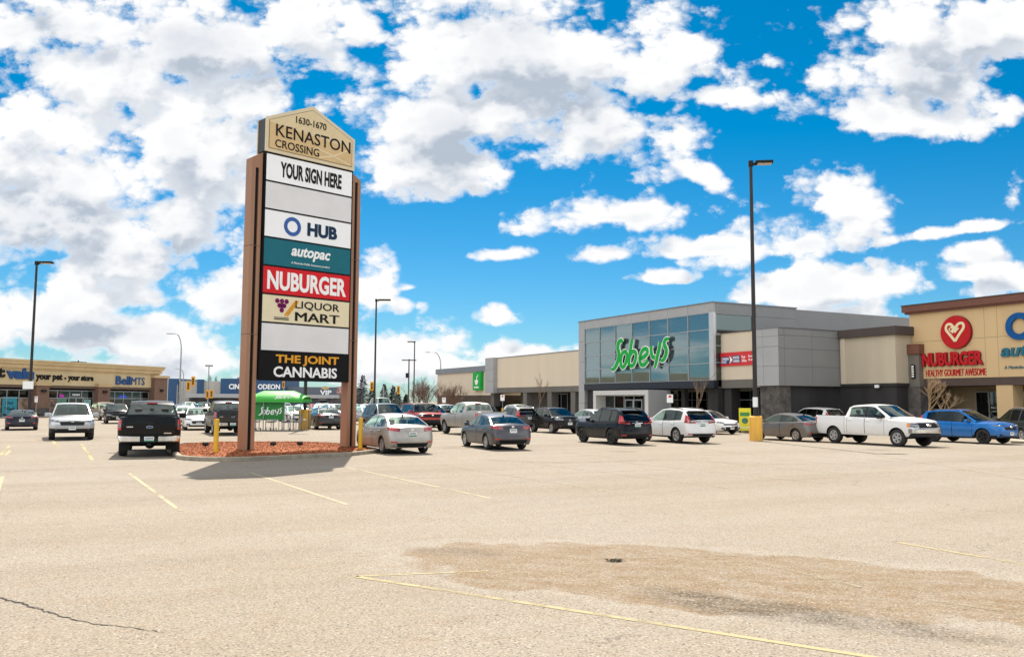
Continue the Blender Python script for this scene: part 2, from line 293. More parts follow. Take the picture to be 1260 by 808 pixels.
def text_mesh(body, x0, x1, z0, z1, y, depth=0.03, bold=0.0, shear=0.0, mi=0, mb=None, spacing=1.0, fit='both'):
    """lettering in the built-in font, fitted to a box of the wall plane, extruded towards -y"""
    key = (body, bold, shear, spacing)
    if key not in _txt:
        cu = bpy.data.curves.new('lettering', 'FONT'); cu.body = body; cu.size = 1; cu.offset = bold; cu.shear = shear; cu.space_character = spacing; cu.resolution_u = 3; cu.extrude = 0.5
        ob = bpy.data.objects.new('lettering', cu); COL.objects.link(ob)
        dg = bpy.context.evaluated_depsgraph_get(); dg.update(); me = bpy.data.meshes.new_from_object(ob.evaluated_get(dg))
        v = np.zeros(len(me.vertices) * 3); me.vertices.foreach_get('co', v); v = v.reshape(-1, 3)
        fs = [tuple(p.vertices) for p in me.polygons]
        bpy.data.objects.remove(ob); bpy.data.curves.remove(cu); bpy.data.meshes.remove(me)
        _txt[key] = (v, fs)
    v, fs = _txt[key]; mn = v.min(0); mx = v.max(0)
    sx = (x1 - x0) / (mx[0] - mn[0]); sz = (z1 - z0) / (mx[1] - mn[1])
    vs = [(x0 + (p[0] - mn[0]) * sx, y - (p[2] + 0.5) * depth, z0 + (p[1] - mn[1]) * sz) for p in v]
    mb = mb or MB(); mb.add(vs, fs, mi); return mb
def fat_text(body, x0, x1, z0, z1, y, fat=.03, **k):
    """heavier strokes without the font's outline offset: the word laid over itself, shifted sideways"""
    mb = MB(); s = fat * (z1 - z0)
    for i, q in enumerate((-1, -.33, .33, 1)): text_mesh(body, x0 + s + q * s, x1 - s + q * s, z0, z1, y - i * .0006, mb=mb, **k)
    return mb
def lettering(parent, body, x0, x1, z0, z1, y, m, **k): return part('lettering', text_mesh(body, x0, x1, z0, z1, y, **k), m, parent, fixn=False)
def ribbon(mb, pts, wid, y, depth, mi=0):
    """a brush stroke: polyline in (x,z) with width(s), extruded towards -y"""
    pts = [Vector((p[0], p[1])) for p in pts]; n = len(pts); ws = wid if isinstance(wid, (list, tuple)) else [wid] * n
    Lp, Rp = [], []
    for i in range(n):
        t = (pts[min(i + 1, n - 1)] - pts[max(i - 1, 0)]).normalized(); nn = Vector((-t.y, t.x)); Lp.append(pts[i] + nn * ws[i] / 2); Rp.append(pts[i] - nn * ws[i] / 2)
    vs = [(p.x, yy, p.y) for yy in (y, y - depth) for p in Lp + Rp]; o = 2 * n; fs = []
    for i in range(n - 1):
        a, b, c, d = i, i + 1, n + i + 1, n + i
        fs += [(a, d, c, b), (a + o, b + o, c + o, d + o), (a, b, b + o, a + o), (d, d + o, c + o, c)]
    fs += [(0, o, n + o, n), (n - 1, 2 * n - 1, 2 * n - 1 + o, n - 1 + o)]
    return mb.add(vs, fs, mi)
def spline(pts, k=6):
    """Catmull-Rom through points"""
    P = [np.array(p, float) for p in pts]; P = [2 * P[0] - P[1]] + P + [2 * P[-1] - P[-2]]; out = []
    for i in range(1, len(P) - 2):
        for j in range(k):
            t = j / k; a, b, c, d = P[i - 1], P[i], P[i + 1], P[i + 2]
            out.append(tuple(0.5 * ((2 * b) + (-a + c) * t + (2 * a - 5 * b + 4 * c - d) * t * t + (-a + 3 * b - 3 * c + d) * t ** 3)))
    out.append(tuple(P[-2])); return out
def ring_arc(cx, cz, rx, rz, a0, a1, n=24): return [(cx + rx * math.cos(R(a0 + (a1 - a0) * i / n)), cz + rz * math.sin(R(a0 + (a1 - a0) * i / n))) for i in range(n + 1)]
# ------------------------------------------------------------------ vehicles
def interp(x, pts): return float(np.interp(x, [p[0] for p in pts], [p[1] for p in pts]))
PROF = [(0, .93), (.10, .965), (.30, .995), (.55, 1.0), (.70, .998), (.76, .985), (.90, .972), (1, .945)]
TROW = [0, .10, .22, .38, .55, .68, .76, .88, 1.0]
def wheel_mesh(Rw, wid, side, rimf=.66, dark=False):
    t = MB(); s = side
    prof = [(rimf * Rw, .03), ((rimf + .06) * Rw, .004), (.90 * Rw, 0.0), (.975 * Rw, .02), (Rw, .05), (Rw, wid - .05), (.95 * Rw, wid), (rimf * Rw, wid)]
    t.lathe([(r, -s * h) for r, h in prof], 26, 'y'); t.lathe([(0.001, -s * .09), (rimf * Rw, -s * .09), (rimf * Rw, -s * .03)], 26, 'y', mi=1)
    r = MB(); r.lathe([(rimf * Rw, -s * .045), (rimf * Rw, -s * .008), ((rimf - .03) * Rw, -s * .004), ((rimf - .09) * Rw, -s * .012), ((rimf - .10) * Rw, -s * .05)], 26, 'y')
    r.lathe([(.001, -s * .018), (.13 * Rw, -s * .018), (.17 * Rw, -s * .04), (.17 * Rw, -s * .08)], 14, 'y')
    for k in range(5):
        for w in (-.5, .5):
            a = 2 * math.pi * (k / 5) + w * .30; a2 = 2 * math.pi * (k / 5) + w * .42; ca, sa = math.cos(a), math.sin(a); cb, sb = math.cos(a2), math.sin(a2)
            i0, i1 = .10 * Rw, (rimf - .07) * Rw; h0, h1 = .035 * Rw * 1.5, .045 * Rw * 1.5
            P = []
            for yy in (-s * .02, -s * .06):
                P += [(i0 * ca - h0 * -sa, yy, i0 * sa - h0 * ca), (i0 * ca + h0 * -sa, yy, i0 * sa + h0 * ca), (i1 * cb + h1 * -sb, yy, i1 * sb + h1 * cb), (i1 * cb - h1 * -sb, yy, i1 * sb - h1 * cb)]
            r.add(P, [(0, 1, 2, 3), (7, 6, 5, 4), (0, 4, 5, 1), (1, 5, 6, 2), (2, 6, 7, 3), (3, 7, 4, 0)])
    return t, r
def make_car(name, label, cat, loc, heading, p, pm, group=None):
    """p: proportions; pm: paint.  x forward, y left, z up, origin on the ground under the middle."""
    rz = R(90 - heading); T = thing(name, label, cat, (loc[0], loc[1], 0.004), rz, group)
    Lh, Wh = p['L'] / 2, p['W'] / 2; xf = Lh - p['fo']; xr = xf - p['wb']; Rw = p['R']; Ra = Rw + p.get('gap', .055); sill = p['sill']
    lod = p.get('lod', 0)
    belt = p['belt']; top = p['top']; roof = p['roof']; xd, xc, xb, xa = p['xd'], p['xc'], p['xb'], p['xa']
    fpr, rpr = p['fpr'], p['rpr']; bed = p.get('bed'); wins = p['wins']; doors = p['doors']
    cf, cr = p.get('cf', .75), p.get('cr', .6); bowf, bowr = p.get('bowf', .13), p.get('bowr', .08)
    zclad = p.get('clad', 0)
    SE = .014
    keys = [-Lh, Lh, xd, xc, xb, xa]
    for a, b in wins: keys += [a, b]
    seams = []
    for a, b in doors: keys += [a - SE, a, b, b + SE]; seams += [(a - SE, a), (b, b + SE)]
    for xw in (xf, xr):
        for k in range(0, 13): keys.append(xw + Ra * math.cos(math.pi * k / 12) * .995)
        keys += [xw + Ra * 1.0 + .01, xw - Ra * 1.0 - .01]
    for a in p.get('xseams', []): keys += [a, a + SE]; seams += [(a, a + SE)]
    if bed: keys += [bed[0], bed[0] + .015, bed[1], bed[1] + .015]
    for d in (.03, .08, .15, .25, .38): keys += [Lh - d, d - Lh]
    st = sorted(set(round(k, 4) for k in keys if -Lh <= k <= Lh)); step = .10 if not lod else .25
    xs = []
    for k in st:
        if xs and k - xs[-1] < .003: continue
        if xs:
            n = int((k - xs[-1]) / step); a = xs[-1]
            for i in range(1, n + 1): xs.append(a + (k - a) * i / (n + 1))
        xs.append(k)
    def wid(x):
        w = Wh
        s = max(0, (x - (Lh - cf)) / cf); w *= 1 - .10 * s ** 2 - .13 * s ** 7
        s = max(0, (-(Lh - cr) - x) / cr); w *= 1 - .06 * s ** 2 - .13 * s ** 7
        return w
    def zlow(x):
        z = sill + p.get('lift', .04) * (max(0, (abs(x) - xf * .0 - Lh + .55)) / .55)
        for xw in (xf, xr):
            d = abs(x - xw)
            if d < Ra: z = max(z, Rw + math.sqrt(max(0, Ra * Ra - d * d)) * p.get('archk', 1.0))
        return z
    def disp(x, y, zf):
        kf = max(0, min(1, (x - (Lh - .75)) / .75)) ** 2; kr = max(0, min(1, (-(Lh - .6) - x) / .6)) ** 2
        yy = min(1, abs(y) / Wh); yq = yy ** 2
        return x - kf * (interp(zf, fpr) + bowf * yq) + kr * (interp(zf, rpr) + bowr * yq)
    def half(x):
        w = wid(x); zb = interp(x, belt); zl = zlow(x); pts = []
        pts.append((w - .27, zl + (.0 if zl > sill + .1 else .03), 0.0))
        for t in TROW:
            z = zl + t * (zb - zl); zf = (z - sill) / (zb - sill); pts.append((w * interp(zf, PROF), z, zf))
        we = w * .945; zt = interp(x, top)
        inb = bed and bed[0] + .01 < x < bed[1] + .005
        if inb: pts += [(we * .955, zb, 1), (we * .95, zb - .5, 1), (we * .5, zb - .5, 1), (0, zb - .5, 1)]
        else:
            for s in (.90, .62, .30, 0): pts.append((we * s, zb + (zt - zb) * (1 - s ** 2.2) + (.012 if s == .9 else 0), 1))
        return pts
    V = []; NP = 14
    ringn = 2 * NP - 1
    for x in xs:
        h = half(x); ring = [(disp(x, y, zf), y, z) for y, z, zf in h]
        V += ring + [(q[0], -q[1], q[2]) for q in reversed(ring[:-1])]
    F = []; FM = []; DF = {}
    for i in range(len(xs) - 1):
        xm = (xs[i] + xs[i + 1]) / 2; narrow = any(a - .002 < xm < b + .002 for a, b in seams)
        di = next((k for k, (a, b) in enumerate(doors) if a < xm < b), None)
        for j in range(ringn - 1):
            f = (i * ringn + j, i * ringn + j + 1, (i + 1) * ringn + j + 1, (i + 1) * ringn + j)
            jj = j if j < NP - 1 else ringn - 2 - j
            side = 0 if j < NP - 1 else 1
            if jj == 0: F.append(f); FM.append(1)
            elif 2 <= jj <= 8 and di is not None and (zlow(xm) < sill + .12 or jj >= 2):
                DF.setdefault((di, side), []).append(f)
            elif 1 <= jj <= 8 and narrow and jj >= 2: F.append(f); FM.append(1)
            else:
                zc = sum(V[q][2] for q in f) / 4
                F.append(f); FM.append(1 if (zclad and jj <= 8 and zc < zclad) or (bed and jj > 9 and bed[0] < xm < bed[1] + .015) else 0)
    # end caps
    for end in (0, len(xs) - 1):
        o = end * ringn; x = xs[end]; h = half(x); prev = None; sf = [1, .9, .62, .30, 0, -.30, -.62, -.9, -1]
        rows = []
        for r in range(1, 10):
            L_, R_ = o + r, o + ringn - 1 - r
            if r == 9: idx = [L_] + [o + q for q in range(10, 10 + 7)] + [R_]
            else:
                y, z, zf = h[r]; idx = [L_]
                for s in sf[1:-1]: V.append((disp(x, y * s, zf), y * s, z)); idx.append(len(V) - 1)
                idx.append(R_)
            rows.append(idx)
        for a, b in zip(rows[:-1], rows[1:]):
            for q in range(8):
                F.append((a[q], a[q + 1], b[q + 1], b[q]) if end else (a[q], b[q], b[q + 1], a[q + 1]))
                zc = (V[a[q]][2] + V[b[q]][2]) / 2; FM.append(1 if zclad and zc < zclad else 0)
        F.append((rows[0] if end else rows[0][::-1])); FM.append(1); F[-1] = tuple(F[-1])
    # greenhouse
    wr = p['wr']; zr = max(z for _, z in roof); gx = [x for x in xs if xd - 1e-4 <= x <= xa + 1e-4]
    extra = [xd + (xc - xd) * k / 5 for k in range(1, 5)] + [xb + (xa - xb) * k / 8 for k in range(1, 8)] + [xa - .02, xd + .02]
    gx = sorted(set(round(x, 4) for x in gx + extra)); gx = [x for i, x in enumerate(gx) if i == 0 or x - gx[i - 1] > .002]
    GV = []; gr = 15; fr = p.get('frame', .055)
    for x in gx:
        zb = interp(x, belt) - .012; zq = interp(x, roof) - .0; ze = max(zq - .035, zb + .006); h = ze - zb
        yb = wid(x) * .935; fz = (ze - zb) / max(.2, (zr - zb)); ye = yb + (wr - yb) * min(1, fz) ** 0.9
        def yl(z): return yb + (ye - yb) * ((z - zb) / h) ** 1.15
        z1 = zb + min(.045, .3 * h); z2 = ze - min(fr, .42 * h); zm = (z1 + z2) / 2
        pts = [(yb, zb), (yl(z1), z1), (yl(z2), z2), (ye, ze)]
        cw = p.get('crown', .045); bw = 0
        if x > xb: bw = .17 * ((x - xb) / (xa - xb)) ** .8 if xa > xb else 0
        if x < xc: bw = -.08 * ((xc - x) / (xc - xd)) ** .8
        row = [(x, y, z) for y, z in pts]
        for s in (.93, .62, .30, 0): row.append((x + bw * (1 - s * s), ye * s, ze + min(cw, h) * (1 - s ** 2.5)))
        GV += row + [(q[0], -q[1], q[2]) for q in reversed(row[:-1])]
    gb = len(V); V2 = GV; GF = []; GM = []; WF = {}; WS = []; RWN = []
    for i in range(len(gx) - 1):
        xm = (gx[i] + gx[i + 1]) / 2
        for j in range(gr - 1):
            f = (i * gr + j, i * gr + j + 1, (i + 1) * gr + j + 1, (i + 1) * gr + j); jj = j if j < 7 else gr - 2 - j; side = 0 if j < 7 else 1
            wi = next((k for k, (a, b) in enumerate(wins) if a < xm < b), None)
            if jj == 1 and wi is not None: WF.setdefault((wi, side), []).append(f)
            elif jj >= 4 and xm > xb and xm < xa - .02: WS.append(f)
            elif jj >= 4 and xd + .025 < xm < xc: RWN.append(f)
            else:
                pil = jj == 1 and wins[-1][0] < xm < wins[0][1] or (jj == 1 and min(a for a, b in wins) < xm < max(b for a, b in wins))
                GF.append(f); GM.append(1 if pil or (p.get('darkroof') and jj >= 3) else 0)
    B = MB(); B.add(V, F); B.mi = list(FM); B.add(V2, GF); B.mi = FM + GM
    part('body', B, [pm, DARK if not p.get('cladm') else p['cladm']], T, 38)
    bv = V + V2; bf = list(F) + [f for l in DF.values() for f in l] + [tuple(i + gb for i in f) for f in GF + [f for l in WF.values() for f in l] + WS + RWN]
    bvh = BVHTree.FromPolygons([Vector(v) for v in bv], bf)
    def sub(vs, fs, off=0):
        mp = {}; nv = []; nf = []
        for f in fs:
            g = []
            for i in f:
                if i not in mp: mp[i] = len(nv); nv.append(vs[i])
                g.append(mp[i])
            nf.append(tuple(g))
        m = MB(); m.add(nv, nf); return m
    doorobj = {}
    for (k, s), fs in DF.items(): doorobj[(k, s)] = part('door', sub(V, fs), pm, T, 38)
    for (k, s), fs in WF.items(): part('side_window', sub(GV, fs), GLASS if not (p.get('tint') and k >= 1) else p['tint'], T, 30)
    if WS: part('windshield', sub(GV, WS), GLASS, T, 30)
    if RWN: part('rear_window', sub(GV, RWN), p.get('rtint', GLASS), T, 30)
    # ---- patches that follow the body
    def patch(nm, fn, nu, nv, m, off=.006, parent=T, lab=None, smooth=40):
        vs = []; ok = True
        for i in range(nu + 1):
            for j in range(nv + 1):
                o, d = fn(i / nu, j / nv); d = Vector(d).normalized(); hit = bvh.ray_cast(Vector(o) + d * 4.0, -d)
                if hit[0] is None: ok = False; vs.append(Vector(o)); continue
                vs.append(hit[0] + d * off)
        if not ok: return None
        n1 = nv + 1; fs = [(i * n1 + j, i * n1 + j + 1, (i + 1) * n1 + j + 1, (i + 1) * n1 + j) for i in range(nu) for j in range(nv)]
        mb = MB(); mb.add(vs, fs)
        # skirt
        bd = [i * n1 for i in range(nu + 1)] + [nu * n1 + j for j in range(1, nv + 1)] + [i * n1 + nv for i in range(nu - 1, -1, -1)] + [j for j in range(nv - 1, 0, -1)]
        o2 = len(mb.v); cx = Vector((0, 0, .7))
        dirs = [Vector(fn(i / nu, j / nv)[1]).normalized() for i in range(nu + 1) for j in range(nv + 1)]
        sk = [vs[b] - dirs[b] * (off + .012) for b in bd]; mb.v += [tuple(q) for q in sk]
        for q in range(len(bd)): mb.f.append((bd[q], bd[(q + 1) % len(bd)], o2 + (q + 1) % len(bd), o2 + q)); mb.mi.append(0)
        return part(nm, mb, m, parent, smooth, lab)
    def corner(nm, end, s, th0, th1, za, zb, m, nu=6, nv=3, off=.007, dx=.55, dy=.5, parent=T):
        """lamp wrapped round a body corner; za, zb: (low, high) at th0 and th1 (degrees from the end towards the side)"""
        e = 1 if end == 'F' else -1
        def fn(u, v):
            th = R(th0 + (th1 - th0) * u); lo = za[0] + (zb[0] - za[0]) * u; hi = za[1] + (zb[1] - za[1]) * u; z = lo + (hi - lo) * v
            return (e * (Lh - dx), s * (Wh - dy), z), (e * math.cos(th), s * math.sin(th), 0)
        return patch(nm, fn, nu, nv, m, off, parent)
    def face(nm, end, y0, y1, z0, z1, m, nu=8, nv=3, off=.007, taper=0.0, parent=T, zc=0.0):
        e = 1 if end == 'F' else -1
        def fn(u, v):
            y = y0 + (y1 - y0) * u; ym = (y0 + y1) / 2; z = z0 + (z1 - z0) * v; y = ym + (y - ym) * (1 - taper * (1 - v)); z += zc * (1 - (2 * u - 1) ** 2)
            return (e * (Lh - 1.0), y, z), (e, 0, 0)
        return patch(nm, fn, nu, nv, m, off, parent)
    def oval(nm, end, y, z, ry, rz_, m, off=.012, parent=T):
        e = 1 if end == 'F' else -1
        hit = bvh.ray_cast(Vector((e * (Lh + 2), y, z)), Vector((-e, 0, 0)))
        if hit[0] is None: return
        x = hit[0].x; mb = MB(); n = 18
        vs = [(x + e * off, y + ry * math.cos(2 * math.pi * k / n), z + rz_ * math.sin(2 * math.pi * k / n)) for k in range(n)] + [(x - e * .02, y + ry * math.cos(2 * math.pi * k / n), z + rz_ * math.sin(2 * math.pi * k / n)) for k in range(n)]
        mb.add(vs, [tuple(range(n))] + [(k, (k + 1) % n, n + (k + 1) % n, n + k) for k in range(n)]); return part(nm, mb, m, parent)
    def plate(end, z, y=0, green=False, m=None):
        e = 1 if end == 'F' else -1
        hits = [bvh.ray_cast(Vector((e * (Lh + 2), y + q, z + w)), Vector((-e, 0, 0))) for q in (-.12, .12) for w in (-.06, .06)]
        xx = [e * h[0].x for h in hits if h[0] is not None]
        if not xx: return
        x = max(xx) + .008; mb = MB(); mb.box(*sorted((e * x, e * (x + .012))), y - .155, y + .155, z - .08, z + .08, 0)
        mb.box(*sorted((e * (x + .008), e * (x + .0145))), y - .152, y + .152, z - .078, z - .035, 1)
        for k in range(6): mb.box(*sorted((e * (x + .01), e * (x + .0145))), y - .12 + k * .042, y - .092 + k * .042, z - .01, z + .05, 2)
        part('licence_plate', mb, [PLATE, PLATEGREEN if green else PLATE, mat('plate_ink', (.12, .14, .16), .6, var=0)], T)
    ctx = dict(patch=patch, corner=corner, face=face, oval=oval, plate=plate, T=T, Lh=Lh, Wh=Wh, bvh=bvh, xf=xf, xr=xr, Rw=Rw, p=p, pm=pm)
    # ---- underbody, interior, wheels
    u = MB(); u.bbox(-Lh + .35, Lh - .4, -Wh + .30, Wh - .30, sill + .02, sill + .30, .05); u.box(xr - .06, xr + .06, -Wh + .2, Wh - .2, Rw - .07, Rw + .07); u.box(xf - .05, xf + .05, -Wh + .2, Wh - .2, Rw - .06, Rw + .06)
    u.box(xr - Ra, xr + Ra, -Wh + .29, Wh - .29, sill + .2, Rw + Ra + .04); u.box(xf - Ra, xf + Ra, -Wh + .29, Wh - .29, sill + .2, Rw + Ra + .02)
    part('underbody', u, WELL, T)
    zb0 = interp((xa + xd) / 2, belt)
    if not lod:
        it = MB(); it.box(xd + .12, xa - .15, -Wh * .86, Wh * .86, zb0 - .35, zb0 - .28); it.bbox(xa - .55, xa - .16, -Wh * .85, Wh * .85, zb0 - .3, zb0 - .03, .05)
        part('cabin_floor', it, WELL, T)
        for xx, sy in [(p['seat'], 1), (p['seat'], -1)] + ([(p['seat2'], q) for q in (1, 0, -1)] if p.get('seat2') is not None else []):
            sm = MB(); w = .25 if abs(sy) else .16; yy = sy * Wh * .44
            Mx = Matrix.Translation((xx, yy, zb0 - .3)) @ Matrix.Rotation(R(-12), 4, 'Y'); top_ = zr - zb0
            sm.bbox(-.07, .07, -w, w, 0, top_ * .55 + .12, .05, M=Mx); sm.bbox(-.05, .05, -w * .5, w * .5, top_ * .55 + .15, top_ * .55 + .33, .04, M=Mx); sm.box(-.012, .012, -w * .3, w * .3, top_ * .55 + .05, top_ * .55 + .2, M=Mx)
            part('seat', sm, SEATM, T, 40)
    wt = {}
    for s in (1, -1):
        t, r = wheel_mesh(Rw, p.get('tw', .225), s, p.get('rimf', .66))
        for xw in (xf, xr):
            if (s) in wt:
                o0, o1 = wt[s]; o = o0.copy(); COL.objects.link(o); o.parent = T; q = o1.copy(); COL.objects.link(q); q.parent = o
            else:
                o = part('wheel', t, [RUBBER, WELL], T, 40); q = part('rim', r, p.get('rimm', ALLOY), o, 40); wt[s] = (o, q)
            o.location = (xw, s * (Wh - .02), Rw)
    # ---- mirrors, handles, roof rails
    xm = p.get('mirx', xa - .42); zm = interp(xm, belt) + .10
    for s in (1, -1):
        mb = MB(); q = p.get('mirs', 1.0)
        mb.bbox(xm - .06 * q, xm + .07 * q, s * (Wh + .07) - .10 * q, s * (Wh + .07) + .10 * q, zm - .07 * q, zm + .075 * q, .035); mb.tube([(xm + .03, s * (Wh - .07), zm - .06), (xm + .02, s * (Wh + .02), zm - .035)], .03, 6)
        part('wing_mirror', mb, p.get('mirm', pm), T, 40)
    if not lod:
        for (k, s), do in doorobj.items():
            a, b = doors[k]; sg = 1 if s == 0 else -1; xh = a + .17; zh = interp(xh, belt) - .115
            hit = bvh.ray_cast(Vector((xh, 0, zh)), Vector((0, sg, 0)))
            if hit[0] is not None:
                mb = MB(); y = hit[0].y; mb.bbox(xh - .1, xh + .1, min(y - sg * .01, y + sg * .035), max(y - sg * .01, y + sg * .035), zh - .018, zh + .018, .012); part('handle', mb, p.get('handm', pm), do, 40)
    if p.get('rails'):
        for s in (1, -1):
            pts = []
            for k in range(9):
                x = xc + .15 + (xb - xc - .2) * k / 8; z = interp(x, roof) - .035 + (.05 if 0 < k < 8 else .0); pts.append((x, s * (wr * .95), z))
            mb = MB(); mb.tube(pts, .02, 6); part('roof_rail', mb, p.get('railm', DARK), T, 40)
    p['detail'](ctx) if p.get('detail') else None
    return T, ctx
# ---- proportions by body style
def SEDAN(**k):
    L = k.pop('L', 4.53); h = k.pop('H', 1.46); q = L / 2; d = h - 1.46
    p = dict(L=L, W=1.80, wb=2.66, fo=.90, R=.318, sill=.20, wr=.585, cf=.8, cr=.65, bowf=.16, bowr=.10,
        belt=[(-q, .955), (-q + .3, 1.0), (-1.0, .965), (.6, .905), (1.2, .885), (q - .35, .82), (q, .72)],
        top=[(-q, .99), (-q + .22, 1.075), (-q + .5, 1.08), (-1.2, 1.05), (.9, .97), (1.25, .975), (q - .35, .87), (q, .74)],
        roof=[(-1.78, 1.06 + d), (-1.45, 1.21 + d), (-1.08, 1.365 + d), (-.75, 1.425 + d), (-.2, 1.46 + d), (.1, 1.458 + d), (.36, 1.425 + d), (.7, 1.275 + d), (1.28, .955)],
        xd=-1.78, xc=-1.12, xb=.36, xa=1.28, wins=[(-.16, .98), (-1.02, -.25), (-1.40, -1.10)], doors=[(-.20, .86), (-1.14, -.23)],
        fpr=[(0, .12), (.2, .02), (.4, 0), (.65, .03), (.85, .10), (1, .22)], rpr=[(0, .14), (.2, .03), (.38, 0), (.55, .04), (.8, .09), (1, .12)], seat=.05, seat2=-.85)
    p.update(k); return p
def WAGON(**k):
    L = k.pop('L', 4.6); q = L / 2; d = k.pop('H', 1.69) - 1.69
    p = dict(L=L, W=1.86, wb=2.66, fo=.94, R=.368, sill=.26, wr=.635, cf=.75, cr=.55, bowf=.15, bowr=.10, clad=.40,
        belt=[(-q, 1.03), (-1.6, 1.075), (-.9, 1.05), (.8, 1.01), (1.3, 1.0), (q - .4, 1.0), (q - .1, .98), (q, .95)],
        top=[(-q, 1.05), (-q + .2, 1.09), (.9, 1.10), (1.05, 1.12), (q - .5, 1.10), (q - .15, 1.06), (q, .985)],
        roof=[(-q + .10, 1.09), (-q + .30, 1.35 + d * .6), (-q + .56, 1.575 + d), (-q + .95, 1.652 + d), (-.5, 1.69 + d), (-.08, 1.675 + d), (.14, 1.635 + d), (.50, 1.43 + d * .6), (1.02, 1.11)],
        xd=-q + .10, xc=-q + .54, xb=.14, xa=1.02, wins=[(-.16, .78), (-1.06, -.24), (-q + .66, -1.19)], doors=[(-.20, .84), (-1.15, -.23)],
        fpr=[(0, .14), (.2, .03), (.45, 0), (.75, .01), (.9, .05), (1, .14)], rpr=[(0, .16), (.15, .05), (.35, 0), (.5, .05), (.75, .07), (1, .12)], seat=.05, seat2=-.85)
    p.update(k); return p
def PICKUP(**k):
    L = k.pop('L', 5.88); q = L / 2; o = k.pop('bedend', -1.02)
    p = dict(L=L, W=2.03, wb=3.68, fo=.97, R=.40, sill=.46, wr=.70, cf=.5, cr=.25, bowf=.10, bowr=.02, tw=.27, gap=.075, lift=.02, rimf=.60,
        belt=[(-q, 1.36), (o, 1.345), (o + .02, 1.285), (1.4, 1.245), (2.0, 1.20), (q - .2, 1.15), (q, 1.07)],
        top=[(-q, 1.36), (o, 1.345), (o + .02, 1.29), (.9, 1.33), (1.5, 1.37), (2.2, 1.33), (q - .2, 1.26), (q, 1.14)],
        roof=[(o + .02, 1.30), (o + .07, 1.52), (o + .17, 1.80), (o + .40, 1.895), (.1, 1.935), (.45, 1.92), (.66, 1.88), (1.0, 1.67), (1.56, 1.345)],
        xd=o + .02, xc=o + .17, xb=.66, xa=1.56, wins=[(.26, 1.30), (-.74, .16)], doors=[(.20, 1.28), (-.86, .17)], bed=(-q + .06, o - .06), xseams=[o - .01],
        fpr=[(0, .12), (.15, .05), (.3, .03), (.6, .02), (.8, .03), (.92, .07), (1, .16)], rpr=[(0, .12), (.12, .08), (.35, .02), (.6, 0), (1, .01)], seat=.30, seat2=-.50, frame=.075, mirs=1.3, mirm=DARK, mirx=1.12, crown=.035)
    p.update(k); return p
def bar(ctx, end, z0, z1, m, x=.05, depth=.2, inset=.03, nm='bumper', split=None, wid=None):
    """a bumper: bar bowed round the ends"""
    e = 1 if end == 'F' else -1; Lh, Wh = ctx['Lh'], (wid or ctx['Wh']) - inset; mb = MB(); n = 20
    def sect(y):
        t = abs(y) / Wh; xo = e * (Lh + x - .16 * t ** 4 - .03 * t * t); c = .025
        return [(xo - e * depth, z0), (xo - e * c, z0), (xo, z0 + c), (xo, z1 - c), (xo - e * c, z1), (xo - e * depth, z1)]
    for (a, b) in (split or [(-1, 1)]):
        ys = [Wh * (a + (b - a) * i / n) for i in range(n + 1)]; vs = []; fs = []
        for y in ys: vs += [(px, y, pz) for px, pz in sect(y)]
        for i in range(n): fs += [(i * 6 + j, i * 6 + (j + 1) % 6, (i + 1) * 6 + (j + 1) % 6, (i + 1) * 6 + j) for j in range(6)]
        fs += [tuple(range(6)), tuple(range(n * 6 + 5, n * 6 - 1, -1))]; mb.add(vs, fs)
    return part(nm, mb, m, ctx['T'], 40)
def tailgate_badges(c, z, emblem=True):
    if emblem:
        c['oval']('emblem', 'R', 0, z, .11, .045, CHROME, .02); c['oval']('emblem', 'R', 0, z, .098, .036, mat('badge_blue', (.02, .05, .16), .3, var=0), .024)
